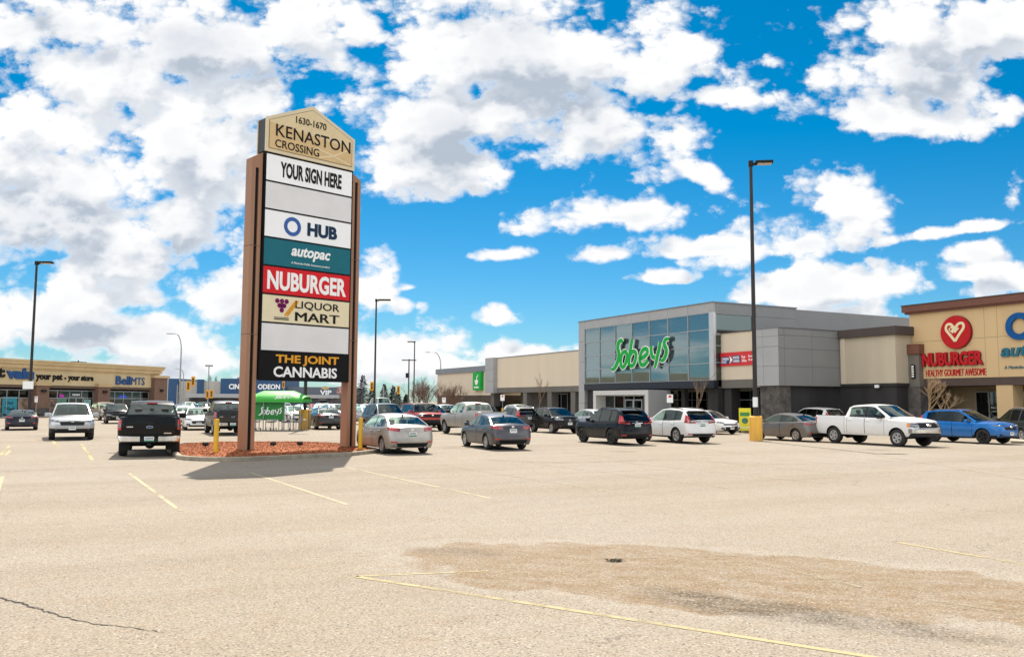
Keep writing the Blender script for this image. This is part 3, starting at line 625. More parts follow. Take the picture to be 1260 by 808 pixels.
def d_pickup_rear(bump=CHROME, plate=True, badge=True, green=True):
    def f(c):
        pm = c['pm']
        for s in (1, -1):
            c['corner']('taillight', 'R', s, 2, 62, (.93, 1.29), (.95, 1.29), REDLAMP, 6, 3, .012, .26, .13)
            c['corner']('reversing_lamp', 'R', s, 4, 30, (1.03, 1.12), (1.03, 1.12), HEADLAMP, 3, 2, .018, .26, .13)
            mb = MB(); mb.box(c['xr'] - c['Rw'] - .13, c['xr'] - c['Rw'] - .11, s * (c['Wh'] - .27) - .13, s * (c['Wh'] - .27) + .22 * 1, .22, .62); part('mudflap', mb, DARK, c['T'])
        tg = c['face']('tailgate', 'R', -.80, .80, .72, 1.335, pm, 8, 4, .016)
        c['face']('tailgate_ridge', 'R', -.74, .74, 1.20, 1.225, pm, 8, 1, .024, parent=tg or c['T'])
        c['face']('tailgate_handle', 'R', -.11, .11, 1.13, 1.20, DARK, 2, 1, .026, parent=tg or c['T'])
        if badge: tailgate_badges(c, 1.03)
        else: c['oval']('emblem', 'R', 0, 1.02, .14, .05, CHROME, .024)
        c['face']('badge', 'R', -.70, -.46, .80, .835, CHROME, 2, 1, .022); c['face']('badge', 'R', .52, .72, 1.02, 1.055, CHROME, 2, 1, .022)
        bar(c, 'R', .53, .73, bump, .09, .24, .04, split=[(-1, -.30), (.30, 1)]); bar(c, 'R', .50, .70, DARK, .06, .22, .04, 'bumper_centre', split=[(-.30, .30)])
        bar(c, 'R', .725, .745, DARK, .085, .2, .06, 'bumper_step_pad')
        if plate:
            mb = MB(); x = -(c['Lh'] + .078); mb.box(x - .012, x, -.155, .155, .545, .705, 0); mb.box(x - .0145, x - .006, -.152, .152, .547, .588, 1)
            for k in range(6): mb.box(x - .0145, x - .006, -.12 + k * .042, -.092 + k * .042, .62, .675, 2)
            part('licence_plate', mb, [PLATE, PLATEGREEN if green else PLATE, mat('plate_ink', (.12, .14, .16), .6, var=0)], c['T'])
        mb = MB(); mb.box(-c['Lh'] + .1, -c['Lh'] + .5, -.05, .05, .42, .5); mb.bbox(-c['Lh'] - .08, -c['Lh'] + .2, -.06, .06, .40, .48, .01); mb.lathe([(.02, -.15), (.13, -.12), (.17, 0), (.13, .12), (.02, .15)], 14, 'x', (c['xr'], 0, .40)); mb.tube([(-c['Lh'] + .25, -.55, .46), (c['xr'] + .5, -.5, .45)], .04, 8)
        part('tow_hitch', mb, WELL, c['T'], 40)
        mb = MB(); xx = c['p']['xc'] + .02; mb.bbox(xx - .05, xx + .05, -.18, .18, interp(xx, c['p']['roof']) + .0, interp(xx, c['p']['roof']) + .045, .015); part('third_brake_light', mb, REDLAMP, c['T'])
        if c['p'].get('front'): c['p']['front'](c)
    return f
def d_pickup_front(chrome=True, style='bar', light=False):
    def f(c):
        for s in (1, -1):
            c['corner']('headlight', 'F', s, 8, 72, (.88, 1.08), (.90, 1.10), HEADLAMP, 8, 3, .012, .5, .42)
            c['corner']('turn_signal', 'F', s, 60, 78, (.90, 1.08), (.92, 1.08), AMBER, 2, 2, .016, .5, .42)
            c['face']('fog_lamp', 'F', s * .72 - .09, s * .72 + .09, .56, .65, HEADLAMP if style != 'h' else CHROME, 3, 2, .03)
        c['face']('grille', 'F', -.62, .62, .86, 1.10, DARK if chrome or light else DARK, 10, 4, .016)
        c['face']('grille_bar', 'F', -.62, .62, .965, 1.0, CHROME if style == 'h' else DARK, 10, 1, .03)
        c['oval']('emblem', 'F', 0, .98, .13, .055, CHROME, .05)
        bar(c, 'F', .62, .83, CHROME if chrome else c['pm'], .05, .2, .02); bar(c, 'F', .45, .625, DARK, .03, .2, .06, 'lower_bumper')
        if c['p'].get('fplate'):
            mb = MB(); x = c['Lh'] + .06; mb.box(x, x + .012, -.155, .155, .62, .78); mb.box(x + .006, x + .0145, -.152, .152, .622, .66, 1); part('licence_plate', mb, [PLATE, PLATEGREEN], c['T'])
    return f
def d_car_rear(style='sedan', plate_z=.80, green=False, lamp=(.70, .92), dark_lower=True, wrap=75, y_in=12, exhaust=True):
    def f(c):
        H = c['p']
        for s in (1, -1):
            if style == 'sedan':
                c['corner']('taillight', 'R', s, -y_in, wrap, (lamp[0] + .03, lamp[1] - .02), (lamp[0] + .10, lamp[1] + .02), REDLAMP, 8, 3, .012, .5, .36)
                c['corner']('reversing_lamp', 'R', s, -y_in + 3, 8, (lamp[0] + .06, lamp[0] + .11), (lamp[0] + .06, lamp[0] + .12), HEADLAMP, 3, 1, .017, .5, .36)
            elif style == 'suv':   # L-shaped lamps: a foot on the tailgate and an arm up the pillar
                c['corner']('taillight', 'R', s, -20, 66, (.96, 1.09), (1.0, 1.14), REDLAMP, 8, 3, .014, .5, .40)
                c['corner']('taillight', 'R', s, 18, 62, (1.08, 1.30), (1.12, 1.38), REDLAMP, 5, 3, .012, .5, .34)
            c['corner']('bumper_reflector', 'R', s, 10, 40, (.43, .48), (.43, .48), REDLAMP, 3, 1, .012, .5, .40)
        if plate_z: c['plate']('R', plate_z, 0, green)
        if dark_lower: c['face']('lower_bumper', 'R', -.62, .62, H['sill'] + .07, H['sill'] + .22, DARK, 10, 2, .01, taper=.1)
        c['oval']('emblem', 'R', 0, plate_z + .16 if plate_z else .9, .06, .045, CHROME, .012)
        c['face']('boot_trim', 'R', -.30, .30, (plate_z or .8) + .10, (plate_z or .8) + .125, CHROME if style == 'suv' else c['pm'], 4, 1, .014)
        if exhaust:
            mb = MB(); mb.tube([(-c['Lh'] + .35, -.5, H['sill'] + .06), (-c['Lh'] + .06, -.5, H['sill'] + .05)], .035, 10); part('exhaust_pipe', mb, GALV, c['T'], 40)
        if style == 'suv':
            mb = MB(); xx = H['xc'] - .06; z = interp(H['xc'], H['roof']); mb.bbox(xx - .10, xx + .2, -.52, .52, z - .005, z + .035, .015); part('roof_spoiler', mb, c['pm'], c['T'], 40)
            zb = interp(H['xd'] + .06, H['roof']); mb = MB(); mb.tube([(H['xd'] - .045, -.02, zb + .06), (H['xd'] + .02, .38, zb + .10)], .012, 5); part('rear_wiper', mb, DARK, c['T'])
        else:
            mb = MB(); xx = H['xc'] + .05; z = interp(xx, H['roof']); mb.bbox(xx - .07, xx + .05, -.02, .02, z - .0, z + .06, .015); part('roof_antenna', mb, DARK, c['T'], 40)
        if H.get('front'): H['front'](c)
    return f
def d_car_front(lamp=(.62, .78), grille=(.42, .60), gw=.45, plate_z=.46, chrome=True, upper=None, fog=True, suv=False, slots=0):
    def f(c):
        for s in (1, -1):
            c['corner']('headlight', 'F', s, -6, 66, (lamp[0] + .02, lamp[1] - .03), (lamp[0] + .06, lamp[1] + .03), HEADLAMP, 8, 3, .010, .6, .42)
            c['oval']('lamp_reflector', 'F', s * c['Wh'] * .74, (lamp[0] + lamp[1]) / 2 + .03, .07, .04, CHROME, .03)
            if fog: c['corner']('fog_lamp', 'F', s, 6, 30, (c['p']['sill'] + .14, c['p']['sill'] + .23), (c['p']['sill'] + .14, c['p']['sill'] + .24), DARK, 4, 2, .010, .6, .42); c['oval']('fog_lamp_lens', 'F', s * c['Wh'] * .70, c['p']['sill'] + .19, .05, .035, HEADLAMP, .03)
        c['face']('grille', 'F', -gw, gw, grille[0], grille[1], DARK, 10, 3, .012, taper=.12)
        if chrome: c['face']('grille_trim', 'F', -gw, gw, grille[1] - .015, grille[1] + .02, CHROME, 10, 1, .018)
        c['face']('lower_intake', 'F', -.6, .6, c['p']['sill'] + .04, c['p']['sill'] + .13, DARK, 10, 2, .010)
        if upper: c['face']('upper_grille', 'F', -gw - .05, gw + .05, upper[0], upper[1], DARK, 10, 2, .011)
        for k in range(slots): c['face']('grille_slot', 'F', -gw + k * 2 * gw / slots + .02, -gw + (k + 1) * 2 * gw / slots - .02, grille[0], grille[1], CHROME, 2, 1, .02)
        c['oval']('emblem', 'F', 0, (grille[0] + grille[1]) / 2 + .06, .07, .055, CHROME, .03)
        if plate_z: c['plate']('F', plate_z, 0, False)
    return f
# ------------------------------------------------------------------ the ground
def ground_material():
    m, nt, b = nodes_of('worn_asphalt'); N = nt.nodes; L = nt.links
    tc = N.new('ShaderNodeTexCoord'); P = tc.outputs['Object']
    def noise(scale, detail=5, rough=.55, vec=None):
        n = N.new('ShaderNodeTexNoise'); n.inputs['Scale'].default_value = scale; n.inputs['Detail'].default_value = detail; n.inputs['Roughness'].default_value = rough; L.new(vec or P, n.inputs['Vector']); return n.outputs[0]
    def mapr(v, a, c, x, y, smooth=False):
        n = N.new('ShaderNodeMapRange'); n.interpolation_type = 'SMOOTHSTEP' if smooth else 'LINEAR'
        for i, q in zip((1, 2, 3, 4), (a, c, x, y)): n.inputs[i].default_value = q
        L.new(v, n.inputs[0]); return n.outputs[0]
    def math_(op, a, c):
        n = N.new('ShaderNodeMath'); n.operation = op
        for i, q in enumerate((a, c)):
            if isinstance(q, (int, float)): n.inputs[i].default_value = q
            else: L.new(q, n.inputs[i])
        return n.outputs[0]
    def mixc(f, a, c):
        n = N.new('ShaderNodeMix'); n.data_type = 'RGBA'; L.new(f, n.inputs[0])
        for i, q in ((6, a), (7, c)):
            if isinstance(q, tuple): n.inputs[i].default_value = (*q, 1)
            else: L.new(q, n.inputs[i])
        return n.outputs[2]
    def mapping(loc, rot, sc):
        n = N.new('ShaderNodeMapping'); n.vector_type = 'TEXTURE'; n.inputs['Location'].default_value = (*loc, 0); n.inputs['Rotation'].default_value = (0, 0, rot); n.inputs['Scale'].default_value = (*sc, 1); L.new(P, n.inputs[0]); return n.outputs[0]
    streak = mapping((0, 0), R(28), (9, 1.6))
    c = mixc(mapr(noise(.55, 6, .6, streak), .35, .68, 0, 1), (.245, .215, .172), (.195, .163, .122))
    c = mixc(mapr(noise(.11, 4), .42, .66, 0, .55), c, (.235, .212, .180)); c = mixc(mapr(noise(1.7, 6, .65), .5, .72, 0, .55), c, (.205, .158, .108))
    # long-worn tyre lanes
    lane = mapping((0, 0), R(28), (60, 2.4)); c = mixc(mapr(noise(1.0, 3, .5, lane), .55, .75, 0, .4), c, (.15, .128, .10))
    # dusty, damp hollow in the foreground
    A, B = G(470, 676), G(1420, 748); cx, cy = (A[0] + B[0]) / 2, (A[1] + B[1]) / 2; ln = math.hypot(B[0] - A[0], B[1] - A[1]) / 2; an = math.atan2(B[1] - A[1], B[0] - A[0])
    w1 = noise(.9, 5, .6)
    def ell(loc, rot, sc, amt):
        l = N.new('ShaderNodeVectorMath'); l.operation = 'LENGTH'; L.new(mapping(loc, rot, sc), l.inputs[0]); return math_('ADD', l.outputs['Value'], math_('MULTIPLY', math_('SUBTRACT', w1, .5), amt))
    e1 = ell((cx, cy), an, (ln, 1.75), .9); m1 = mapr(e1, 1.0, .88, 0, 1, True)
    fine = noise(3.2, 9, .74, mapping((0, 0), an, (1.9, 1.0))); grit = noise(21, 5, .75)
    c = mixc(mapr(e1, 1.16, 1.0, 0, .45, True), c, (.27, .245, .205)); c = mixc(math_('MULTIPLY', m1, math_('MULTIPLY', mapr(fine, .34, .60, .30, 1), mapr(grit, .3, .55, .6, 1))), c, (.160, .108, .056))
    C1, C2 = G(720, 716), G(1300, 800); c2 = ((C1[0] + C2[0]) / 2, (C1[1] + C2[1]) / 2)
    e2 = ell(c2, math.atan2(C2[1] - C1[1], C2[0] - C1[0]), (math.hypot(C2[0] - C1[0], C2[1] - C1[1]) / 2, .52), 1.3); c = mixc(math_('MULTIPLY', mapr(e2, 1.0, .35, 0, 1, True), math_('MULTIPLY', mapr(fine, .36, .56, .25, 1), mapr(grit, .38, .56, .30, 1))), c, (.052, .041, .027))
    C1, C2 = G(985, 655), G(505, 672); e3 = ell(G(560, 678), an, (1.1, .42), 1.1); c = mixc(math_('MULTIPLY', mapr(e3, 1.0, .3, 0, .55, True), mapr(fine, .3, .6, .2, 1)), c, (.085, .068, .05))
    # oil drips in the stalls
    v = N.new('ShaderNodeTexVoronoi'); v.inputs['Scale'].default_value = .17; L.new(P, v.inputs['Vector']); c = mixc(mapr(math_('ADD', v.outputs['Distance'], math_('MULTIPLY', w1, .10)), .19, .11, 0, .45, True), c, (.10, .08, .062))
    # aggregate: pale and dark stones
    g1 = noise(46, 3, .7); g2 = noise(150, 2, .6)
    k = math_('ADD', mapr(g1, .25, .75, .62, 1.38), mapr(g2, .25, .75, -.28, .28))
    vc = N.new('ShaderNodeTexVoronoi'); vc.inputs['Scale'].default_value = 62; L.new(P, vc.inputs['Vector']); vs_ = N.new('ShaderNodeSeparateColor'); L.new(vc.outputs['Color'], vs_.inputs[0])
    k = math_('MULTIPLY', k, mapr(vs_.outputs[0], 0, 1, .80, 1.20)); c = mixc(mapr(vs_.outputs[1], .72, .95, 0, .38), c, (.26, .17, .10)); c = mixc(mapr(vs_.outputs[2], .88, .96, 0, .55), c, (.33, .30, .26)); c = mixc(mapr(vs_.outputs[2], .07, .03, 0, .7), c, (.075, .06, .045))
    vv = N.new('ShaderNodeTexVoronoi'); vv.inputs['Scale'].default_value = 7; L.new(P, vv.inputs['Vector'])
    pits = mapr(math_('ADD', vv.outputs['Distance'], math_('MULTIPLY', noise(2.2, 3), .34)), .255, .215, 0, .85, True)
    sc = N.new('ShaderNodeVectorMath'); sc.operation = 'SCALE'; L.new(c, sc.inputs[0]); L.new(k, sc.inputs['Scale'])
    c = mixc(pits, sc.outputs[0], (.06, .05, .04))
    # hairline cracks: the edges of large broken slabs, open only here and there
    ve = N.new('ShaderNodeTexVoronoi'); ve.feature = 'DISTANCE_TO_EDGE'; ve.inputs['Scale'].default_value = .22
    wa = N.new('ShaderNodeVectorMath'); wa.operation = 'MULTIPLY_ADD'; nz = N.new('ShaderNodeTexNoise'); nz.inputs['Scale'].default_value = 1.6; nz.inputs['Detail'].default_value = 6; L.new(P, nz.inputs['Vector']); L.new(nz.outputs['Color'], wa.inputs[0]); wa.inputs[1].default_value = (1.1, 1.1, 0); L.new(P, wa.inputs[2]); L.new(wa.outputs[0], ve.inputs['Vector'])
    ck = math_('MULTIPLY', mapr(ve.outputs['Distance'], .0045, .001, 0, 1), mapr(noise(.19, 3), .52, .66, 0, .5)); c = mixc(ck, c, (.045, .037, .028))
    L.new(c, b.inputs['Base Color']); b.inputs['Roughness'].default_value = .92; b.inputs['Specular IOR Level'].default_value = .25
    bp = N.new('ShaderNodeBump'); bp.inputs['Strength'].default_value = .5; bp.inputs['Distance'].default_value = .012; L.new(g1, bp.inputs['Height']); L.new(bp.outputs[0], b.inputs['Normal'])
    return m
g = MB(); g.add([(-1500, -80, 0), (1500, -80, 0), (1500, 3500, 0), (-1500, 3500, 0)], [(0, 1, 2, 3)])
tag(g.build('ground', ground_material()), kind='structure')
def line_paint(name, col, wear):
    m = bpy.data.materials.new(name); m.use_nodes = True; nt = m.node_tree; b = nt.nodes['Principled BSDF']; setp(b, col=col, rough=.85); L = nt.links
    tc = nt.nodes.new('ShaderNodeTexCoord'); n = nt.nodes.new('ShaderNodeTexNoise'); n.inputs['Scale'].default_value = 5; n.inputs['Detail'].default_value = 9; n.inputs['Roughness'].default_value = .7; L.new(tc.outputs['Object'], n.inputs['Vector'])
    n2 = nt.nodes.new('ShaderNodeTexNoise'); n2.inputs['Scale'].default_value = .6; L.new(tc.outputs['Object'], n2.inputs['Vector'])
    ad = nt.nodes.new('ShaderNodeMath'); ad.operation = 'ADD'; L.new(n.outputs[0], ad.inputs[0]); L.new(n2.outputs[0], ad.inputs[1])
    mr = nt.nodes.new('ShaderNodeMapRange'); mr.inputs[1].default_value = wear - .12; mr.inputs[2].default_value = wear + .10; mr.inputs[3].default_value = 0.12; mr.inputs[4].default_value = .92; L.new(ad.outputs[0], mr.inputs[0]); L.new(mr.outputs[0], b.inputs['Alpha']); return m
LP1 = line_paint('faded_yellow_paint', (.35, .29, .15), .90); LP0_ = line_paint('stall_yellow_paint', (.34, .29, .18), .84); LP2 = line_paint('ghost_yellow_paint', (.28, .235, .15), 1.04)
def strip(a, c, w): 
    a, c = Vector(a), Vector(c); d = (c - a).normalized(); n = Vector((-d.y, d.x)) * w / 2; return [(*(a + n), 0.004), (*(a - n), 0.004), (*(c - n), 0.004), (*(c + n), 0.004)]
marks = MB(); ghost = MB(); stall = MB()
s0 = Vector(G(159, 582)); stp = Vector((2.70, 1.16)); dv = Vector((math.sin(R(150.6)), math.cos(R(150.6)))) * 9.0
for k in range(-4, 12):
    a = s0 + stp * k; (stall if k < 3 else ghost).add(strip(a, a + dv * (1 if k < 6 else .8), .09), [(0, 1, 2, 3)])
for a, c, w, q in [((437, 709), (1085, 810), .075, 0), ((437, 709), (601, 702), .05, 0), ((1105, 667), (1300, 701), .075, 0), ((922, 690), (960, 699), .07, 1), ((968, 701), (1000, 708), .07, 1), ((1006, 710), (1060, 722), .07, 1), ((1140, 738), (1250, 753), .08, 1), ((770, 687), (905, 683), .07, 1),
                   ((0, 605), (660, 583), .08, 1), ((660, 583), (930, 574), .08, 1), ((100, 546), (114, 566), .10, 0), ((60, 536), (72, 551), .10, 0), ((0, 560), (12, 548), .1, 0), ((14, 553), (4, 562), .1, 0), ((960, 586), (1260, 575), .08, 1), ((1080, 560), (1260, 590), .09, 1), ((690, 556), (800, 568), .09, 1), ((860, 552), (990, 566), .09, 1)]:
    (ghost if q else marks).add(strip(G(*a), G(*c), w), [(0, 1, 2, 3)])
tag(stall.build('stall_lines', LP0_, fixn=False), kind='structure'); tag(marks.build('parking_lines', LP1, fixn=False), kind='structure'); tag(ghost.build('faded_parking_lines', LP2, fixn=False), kind='structure')
def jag(pts, w, jit, n=40, sd=1):
    r = random.Random(sd); P = spline(pts, 12); vs = []; mb = MB(); m_ = len(P)
    for i, p in enumerate(P):
        t = i / (m_ - 1); ww = w * (1 - .75 * t) * r.uniform(.4, 1.4); ox, oy = r.uniform(-jit, jit), r.uniform(-jit, jit); vs += [(p[0] + ox, p[1] + oy + ww / 2, .0045), (p[0] + ox, p[1] + oy - ww / 2, .0045)]
    return mb.add(vs, [(2 * i, 2 * i + 1, 2 * i + 3, 2 * i + 2) for i in range(m_ - 1)])
CRACK = mat('crack_dark', (.022, .018, .014), .95, var=.3)
tag(jag([G(-30, 730), G(10, 738), G(45, 748), G(70, 756), G(110, 766), G(160, 772), G(200, 778)], .036, .02, sd=3).build('crack', CRACK, fixn=False), kind='structure')
tag(jag([G(600, 566), G(700, 569), G(820, 566), G(960, 571), G(1100, 569)], .05, .03, sd=14).build('crack', CRACK, fixn=False), kind='structure')
tag(jag([G(0, 580), G(80, 577), G(160, 573), G(245, 568.5)], .05, .015, sd=5).build('asphalt_seam', mat('seam_tar', (.07, .06, .05), .9), fixn=False), kind='structure')
# ------------------------------------------------------------------ traffic island with the pylon sign
CONC = mat('kerb_concrete', (.26, .225, .17), .9, var=.25, scale=4, bump=.5, bscale=30)
isl = [(-14.2, 36.9), (-13.75, 34.2), (-11.1, 28.6), (-10.6, 28.05), (-10.0, 27.75), (-9.2, 27.68), (-8.4, 27.95), (-5.75, 30.62), (-5.12, 32.4), (-5.05, 33.0), (-5.3, 33.7), (-7.3, 37.4), (-8.0, 38.2), (-9.1, 38.5), (-13.0, 37.9)]
def inset(poly, d):
    n = len(poly); out = []; P = [Vector(p) for p in poly]; ar = sum(P[i].x * P[(i + 1) % n].y - P[(i + 1) % n].x * P[i].y for i in range(n)); sg = 1 if ar > 0 else -1
    for i in range(n):
        a, b_, c = P[i - 1], P[i], P[(i + 1) % n]; n1 = Vector((-(b_ - a).y, (b_ - a).x)).normalized() * sg; n2 = Vector((-(c - b_).y, (c - b_).x)).normalized() * sg; nn = (n1 + n2).normalized(); out.append(tuple(b_ + nn * d / max(.5, nn.dot(n1))))
    return out
def kerb(poly, h=.14, w=.17, name='kerb'):
    A, B = poly, inset(poly, .02); C_, D_ = inset(poly, w - .02), inset(poly, w); n = len(poly); mb = MB()
    vs = [(*p, -.02) for p in A] + [(*p, h - .02) for p in A] + [(*p, h) for p in B] + [(*p, h) for p in C_] + [(*p, h - .06) for p in D_]
    fs = [(r * n + i, r * n + (i + 1) % n, (r + 1) * n + (i + 1) % n, (r + 1) * n + i) for r in range(4) for i in range(n)]; mb.add(vs, fs); return tag(mb.build(name, CONC), kind='structure')
kerb(isl, name='island_kerb')
def mulch_mat():
    m, nt, b = nodes_of('red_wood_mulch'); L = nt.links; tc = nt.nodes.new('ShaderNodeTexCoord')
    v = nt.nodes.new('ShaderNodeTexVoronoi'); v.inputs['Scale'].default_value = 30; L.new(tc.outputs['Object'], v.inputs['Vector'])
    r = nt.nodes.new('ShaderNodeValToRGB'); e = r.color_ramp.elements; e[0].color = (.11, .026, .006, 1); e[1].color = (.42, .125, .030, 1); sp = nt.nodes.new('ShaderNodeSeparateColor'); L.new(v.outputs['Color'], sp.inputs[0]); L.new(sp.outputs[0], r.inputs[0]); L.new(r.outputs[0], b.inputs['Base Color']); b.inputs['Roughness'].default_value = .95; return m
MULCH = mulch_mat()
def pin(p, poly):
    c = False; n = len(poly)
    for i in range(n):
        a, b_ = poly[i], poly[i - 1]
        if (a[1] > p[1]) != (b_[1] > p[1]) and p[0] < (b_[0] - a[0]) * (p[1] - a[1]) / (b_[1] - a[1]) + a[0]: c = not c
    return c
def seg_d(p, poly):
    d = 9e9; n = len(poly); P = Vector(p)
    for i in range(n):
        a, b_ = Vector(poly[i]), Vector(poly[i - 1]); t = max(0, min(1, (P - a).dot(b_ - a) / (b_ - a).length_squared)); d = min(d, (P - a - (b_ - a) * t).length)
    return d
inn = inset(isl, .16); mb = MB(); st_ = .22; xs_ = np.arange(-14.6, -4.8, st_); ys_ = np.arange(27.4, 38.8, st_); idx = {}; rr = random.Random(4)
for i, x in enumerate(xs_):
    for j, y in enumerate(ys_):
        if pin((x, y), inn): 
            d = seg_d((x, y), inn); idx[(i, j)] = len(mb.v); mb.v.append((float(x), float(y), .09 + .11 * min(1, d / 1.6) + rr.uniform(-.012, .015)))
for (i, j) in idx:
    q = [(i, j), (i + 1, j), (i + 1, j + 1), (i, j + 1)]
    if all(k in idx for k in q): mb.f.append(tuple(idx[k] for k in q)); mb.mi.append(0)
base_poly = [(x, y, .085) for x, y in inn]; mb.add(base_poly, [tuple(range(len(inn)))])
for _ in range(14000):   # wood chips
    x, y = rr.uniform(-14.3, -5), rr.uniform(27.6, 38.5)
    if not pin((x, y), inn): continue
    d = seg_d((x, y), inn); z = .10 + .11 * min(1, d / 1.6) + rr.uniform(0, .008); a = rr.uniform(0, 6.28); l = rr.uniform(.02, .05); w = rr.uniform(.008, .018); dx, dy = math.cos(a) * l, math.sin(a) * l; t = rr.uniform(-.01, .015)
    mb.add([(x - dx - dy * w / l, y - dy + dx * w / l, z), (x - dx + dy * w / l, y - dy - dx * w / l, z + .01), (x + dx + dy * w / l, y + dy - dx * w / l, z + .015 + t), (x + dx - dy * w / l, y + dy + dx * w / l, z + t + .02)], [(0, 1, 2, 3)])
tag(mb.build('mulch', MULCH, fixn=False), 'red wood mulch heaped inside the island kerb', kind='stuff')
# ------------------------------------------------------------------ pylon sign
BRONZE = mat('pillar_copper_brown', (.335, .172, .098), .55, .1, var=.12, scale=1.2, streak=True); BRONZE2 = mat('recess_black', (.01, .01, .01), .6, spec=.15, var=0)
PANELW = mat('sign_white', (.88, .88, .88), .4, spec=.3, var=.02, scale=1.2, bump=.25, bscale=1.1); PANELG = mat('sign_blank_grey', (.70, .685, .675), .4, spec=.4, var=.05, scale=1.1, bump=.5, bscale=1.3); PANELC = mat('sign_cream', (.74, .64, .42), .5, var=.03)
PANELT = mat('sign_teal', (.012, .135, .175), .45, spec=.15, var=.06); PANELR = mat('sign_red', (.62, .015, .022), .45, spec=.15, var=.05); TAN = mat('sign_tan', (.62, .43, .20), .5, var=.05); TAN2 = mat('sign_tan_pale', (.68, .54, .31), .5, var=.04)
INKB = mat('ink_black', (.015, .013, .012), .6, var=0, spec=.15); INKW = mat('ink_white', (.86, .86, .84), .6, var=0, spec=.15); INKNAVY = mat('ink_navy', (.012, .035, .075), .6, var=0, spec=.15); INKBLUE = mat('ink_blue', (.01, .08, .33), .4, var=.1); INKGOLD = mat('ink_gold', (.72, .33, .03), .6, var=0, spec=.15)
def pylon():
    T = thing('pylon_sign', 'tall two-pillar pylon sign stacked with shop name panels on the mulch island', 'sign', (-9.42, 30.22, 0.0), R(45))
    z0 = .06
    for u0 in (0.0, 4.30):
        s = -1 if u0 == 0 else 1; W_, D_ = .42, .44; t0, t1 = (10.72, 10.98) if u0 == 0 else (10.98, 10.72)
        mb = MB()
        def col(x0, x1, y0, y1, mi=0):
            h = lambda x: t0 + (t1 - t0) * (x - u0) / W_
            mb.add([(x0, y0, z0), (x1, y0, z0), (x1, y1, z0), (x0, y1, z0), (x0, y0, h(x0)), (x1, y0, h(x1)), (x1, y1, h(x1)), (x0, y1, h(x0))], [(0, 3, 2, 1), (4, 5, 6, 7), (0, 1, 5, 4), (1, 2, 6, 5), (2, 3, 7, 6), (3, 0, 4, 7)], mi)
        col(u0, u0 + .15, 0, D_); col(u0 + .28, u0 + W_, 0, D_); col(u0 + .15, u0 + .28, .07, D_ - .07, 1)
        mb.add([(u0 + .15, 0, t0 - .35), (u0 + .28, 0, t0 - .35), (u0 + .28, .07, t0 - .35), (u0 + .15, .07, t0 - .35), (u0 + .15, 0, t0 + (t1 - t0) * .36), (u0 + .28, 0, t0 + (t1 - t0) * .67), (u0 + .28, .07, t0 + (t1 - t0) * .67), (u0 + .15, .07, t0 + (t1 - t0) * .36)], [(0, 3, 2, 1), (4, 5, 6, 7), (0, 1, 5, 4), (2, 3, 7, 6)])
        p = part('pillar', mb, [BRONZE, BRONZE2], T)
        [part('joint_band', MB().box(u0 - .004, u0 + W_ + .004, -.004, D_ + .004, zz, zz + .022), mat('pillar_joint', (.13, .065, .045), .6), p) for zz in (4.3, 7.5)]
        fb = MB(); fb.box(u0 - .08, u0 + W_ + .08, -.08, D_ + .08, .02, .2); part('foot_plate', fb, mat('pillar_foot', (.13, .055, .035), .8, var=.3), p)
    L0, L1 = .46, 4.26; yf, yb = -.10, .50; zb, zt = 2.70, 10.98; ph = (zt - zb) / 8
    cb = MB(); cb.box(L0 + .005, L1 - .005, yf + .03, yb - .03, zb, zt); part('cabinet', cb, BLACK, T)
    for side in (0, 1):
        fr = MB()
        if side == 0:
            for k in range(9): fr.box(L0, L1, yf - .02, yf + .04, zb + k * ph - .03, zb + k * ph + .03)
            for x in (L0, L1 - .045): fr.box(x, x + .045, yf - .017, yf + .04, zb, zt)
            part('frame', fr, BLACK, T)
    pan = [('sign_panel', BLACK), ('sign_panel', PANELG), ('sign_panel', PANELC), ('sign_panel', PANELR), ('sign_panel', PANELT), ('sign_panel', PANELW), ('sign_panel', PANELG), ('sign_panel', PANELW)]; labs = ['black panel lettered in gold and white', 'blank grey panel between the cream and black ones', 'cream panel with grapes and wheat', 'red panel with white capitals', 'teal panel with white lettering', 'white panel with a blue ring', 'blank pale grey panel near the top', 'white panel with heavy black capitals']
    y = yf - .012
    PO = []
    for k, (nm, m) in enumerate(pan):
        mb = MB(); mb.box(L0 + .045, L1 - .045, y, yf + .03, zb + k * ph + .03, zb + (k + 1) * ph - .03); PO.append(part(nm, mb, m, T, label=labs[k]))
    X = lambda f: L0 + .045 + f * (L1 - L0 - .09); Z = lambda k, f: zb + k * ph + .03 + f * (ph - .06); yt = y - .001; d = .012
    lettering(PO[7], 'YOUR SIGN HERE', X(.155), X(.87), Z(7, .20), Z(7, .80), yt, INKB, bold=.035, depth=d)
    mb = MB(); o = ring_arc(X(.305), Z(5, .5), .355, .355, 0, 360, 40); i_ = ring_arc(X(.305), Z(5, .5), .215, .215, 0, 360, 40); n = len(o)
    mb.add([(p[0], yt - d, p[1]) for p in o] + [(p[0], yt - d, p[1]) for p in i_] + [(p[0], yt, p[1]) for p in o] + [(p[0], yt, p[1]) for p in i_], [f for k in range(n - 1) for f in ((k, k + 1, n + k + 1, n + k), (k, 2 * n + k, 2 * n + k + 1, k + 1), (n + k, n + k + 1, 3 * n + k + 1, 3 * n + k))]); part('ring_emblem', mb, INKBLUE, PO[5], fixn=False)
    lettering(PO[5], 'HUB', X(.475), X(.83), Z(5, .24), Z(5, .76), yt, INKNAVY, bold=.05, depth=d)
    lettering(PO[4], 'autopac', X(.30), X(.755), Z(4, .32), Z(4, .82), yt, INKW, bold=.03, shear=.25, depth=d); lettering(PO[4], 'A Manitoba Public Insurance product', X(.30), X(.75), Z(4, .12), Z(4, .225), yt, INKW, shear=.2, depth=d)
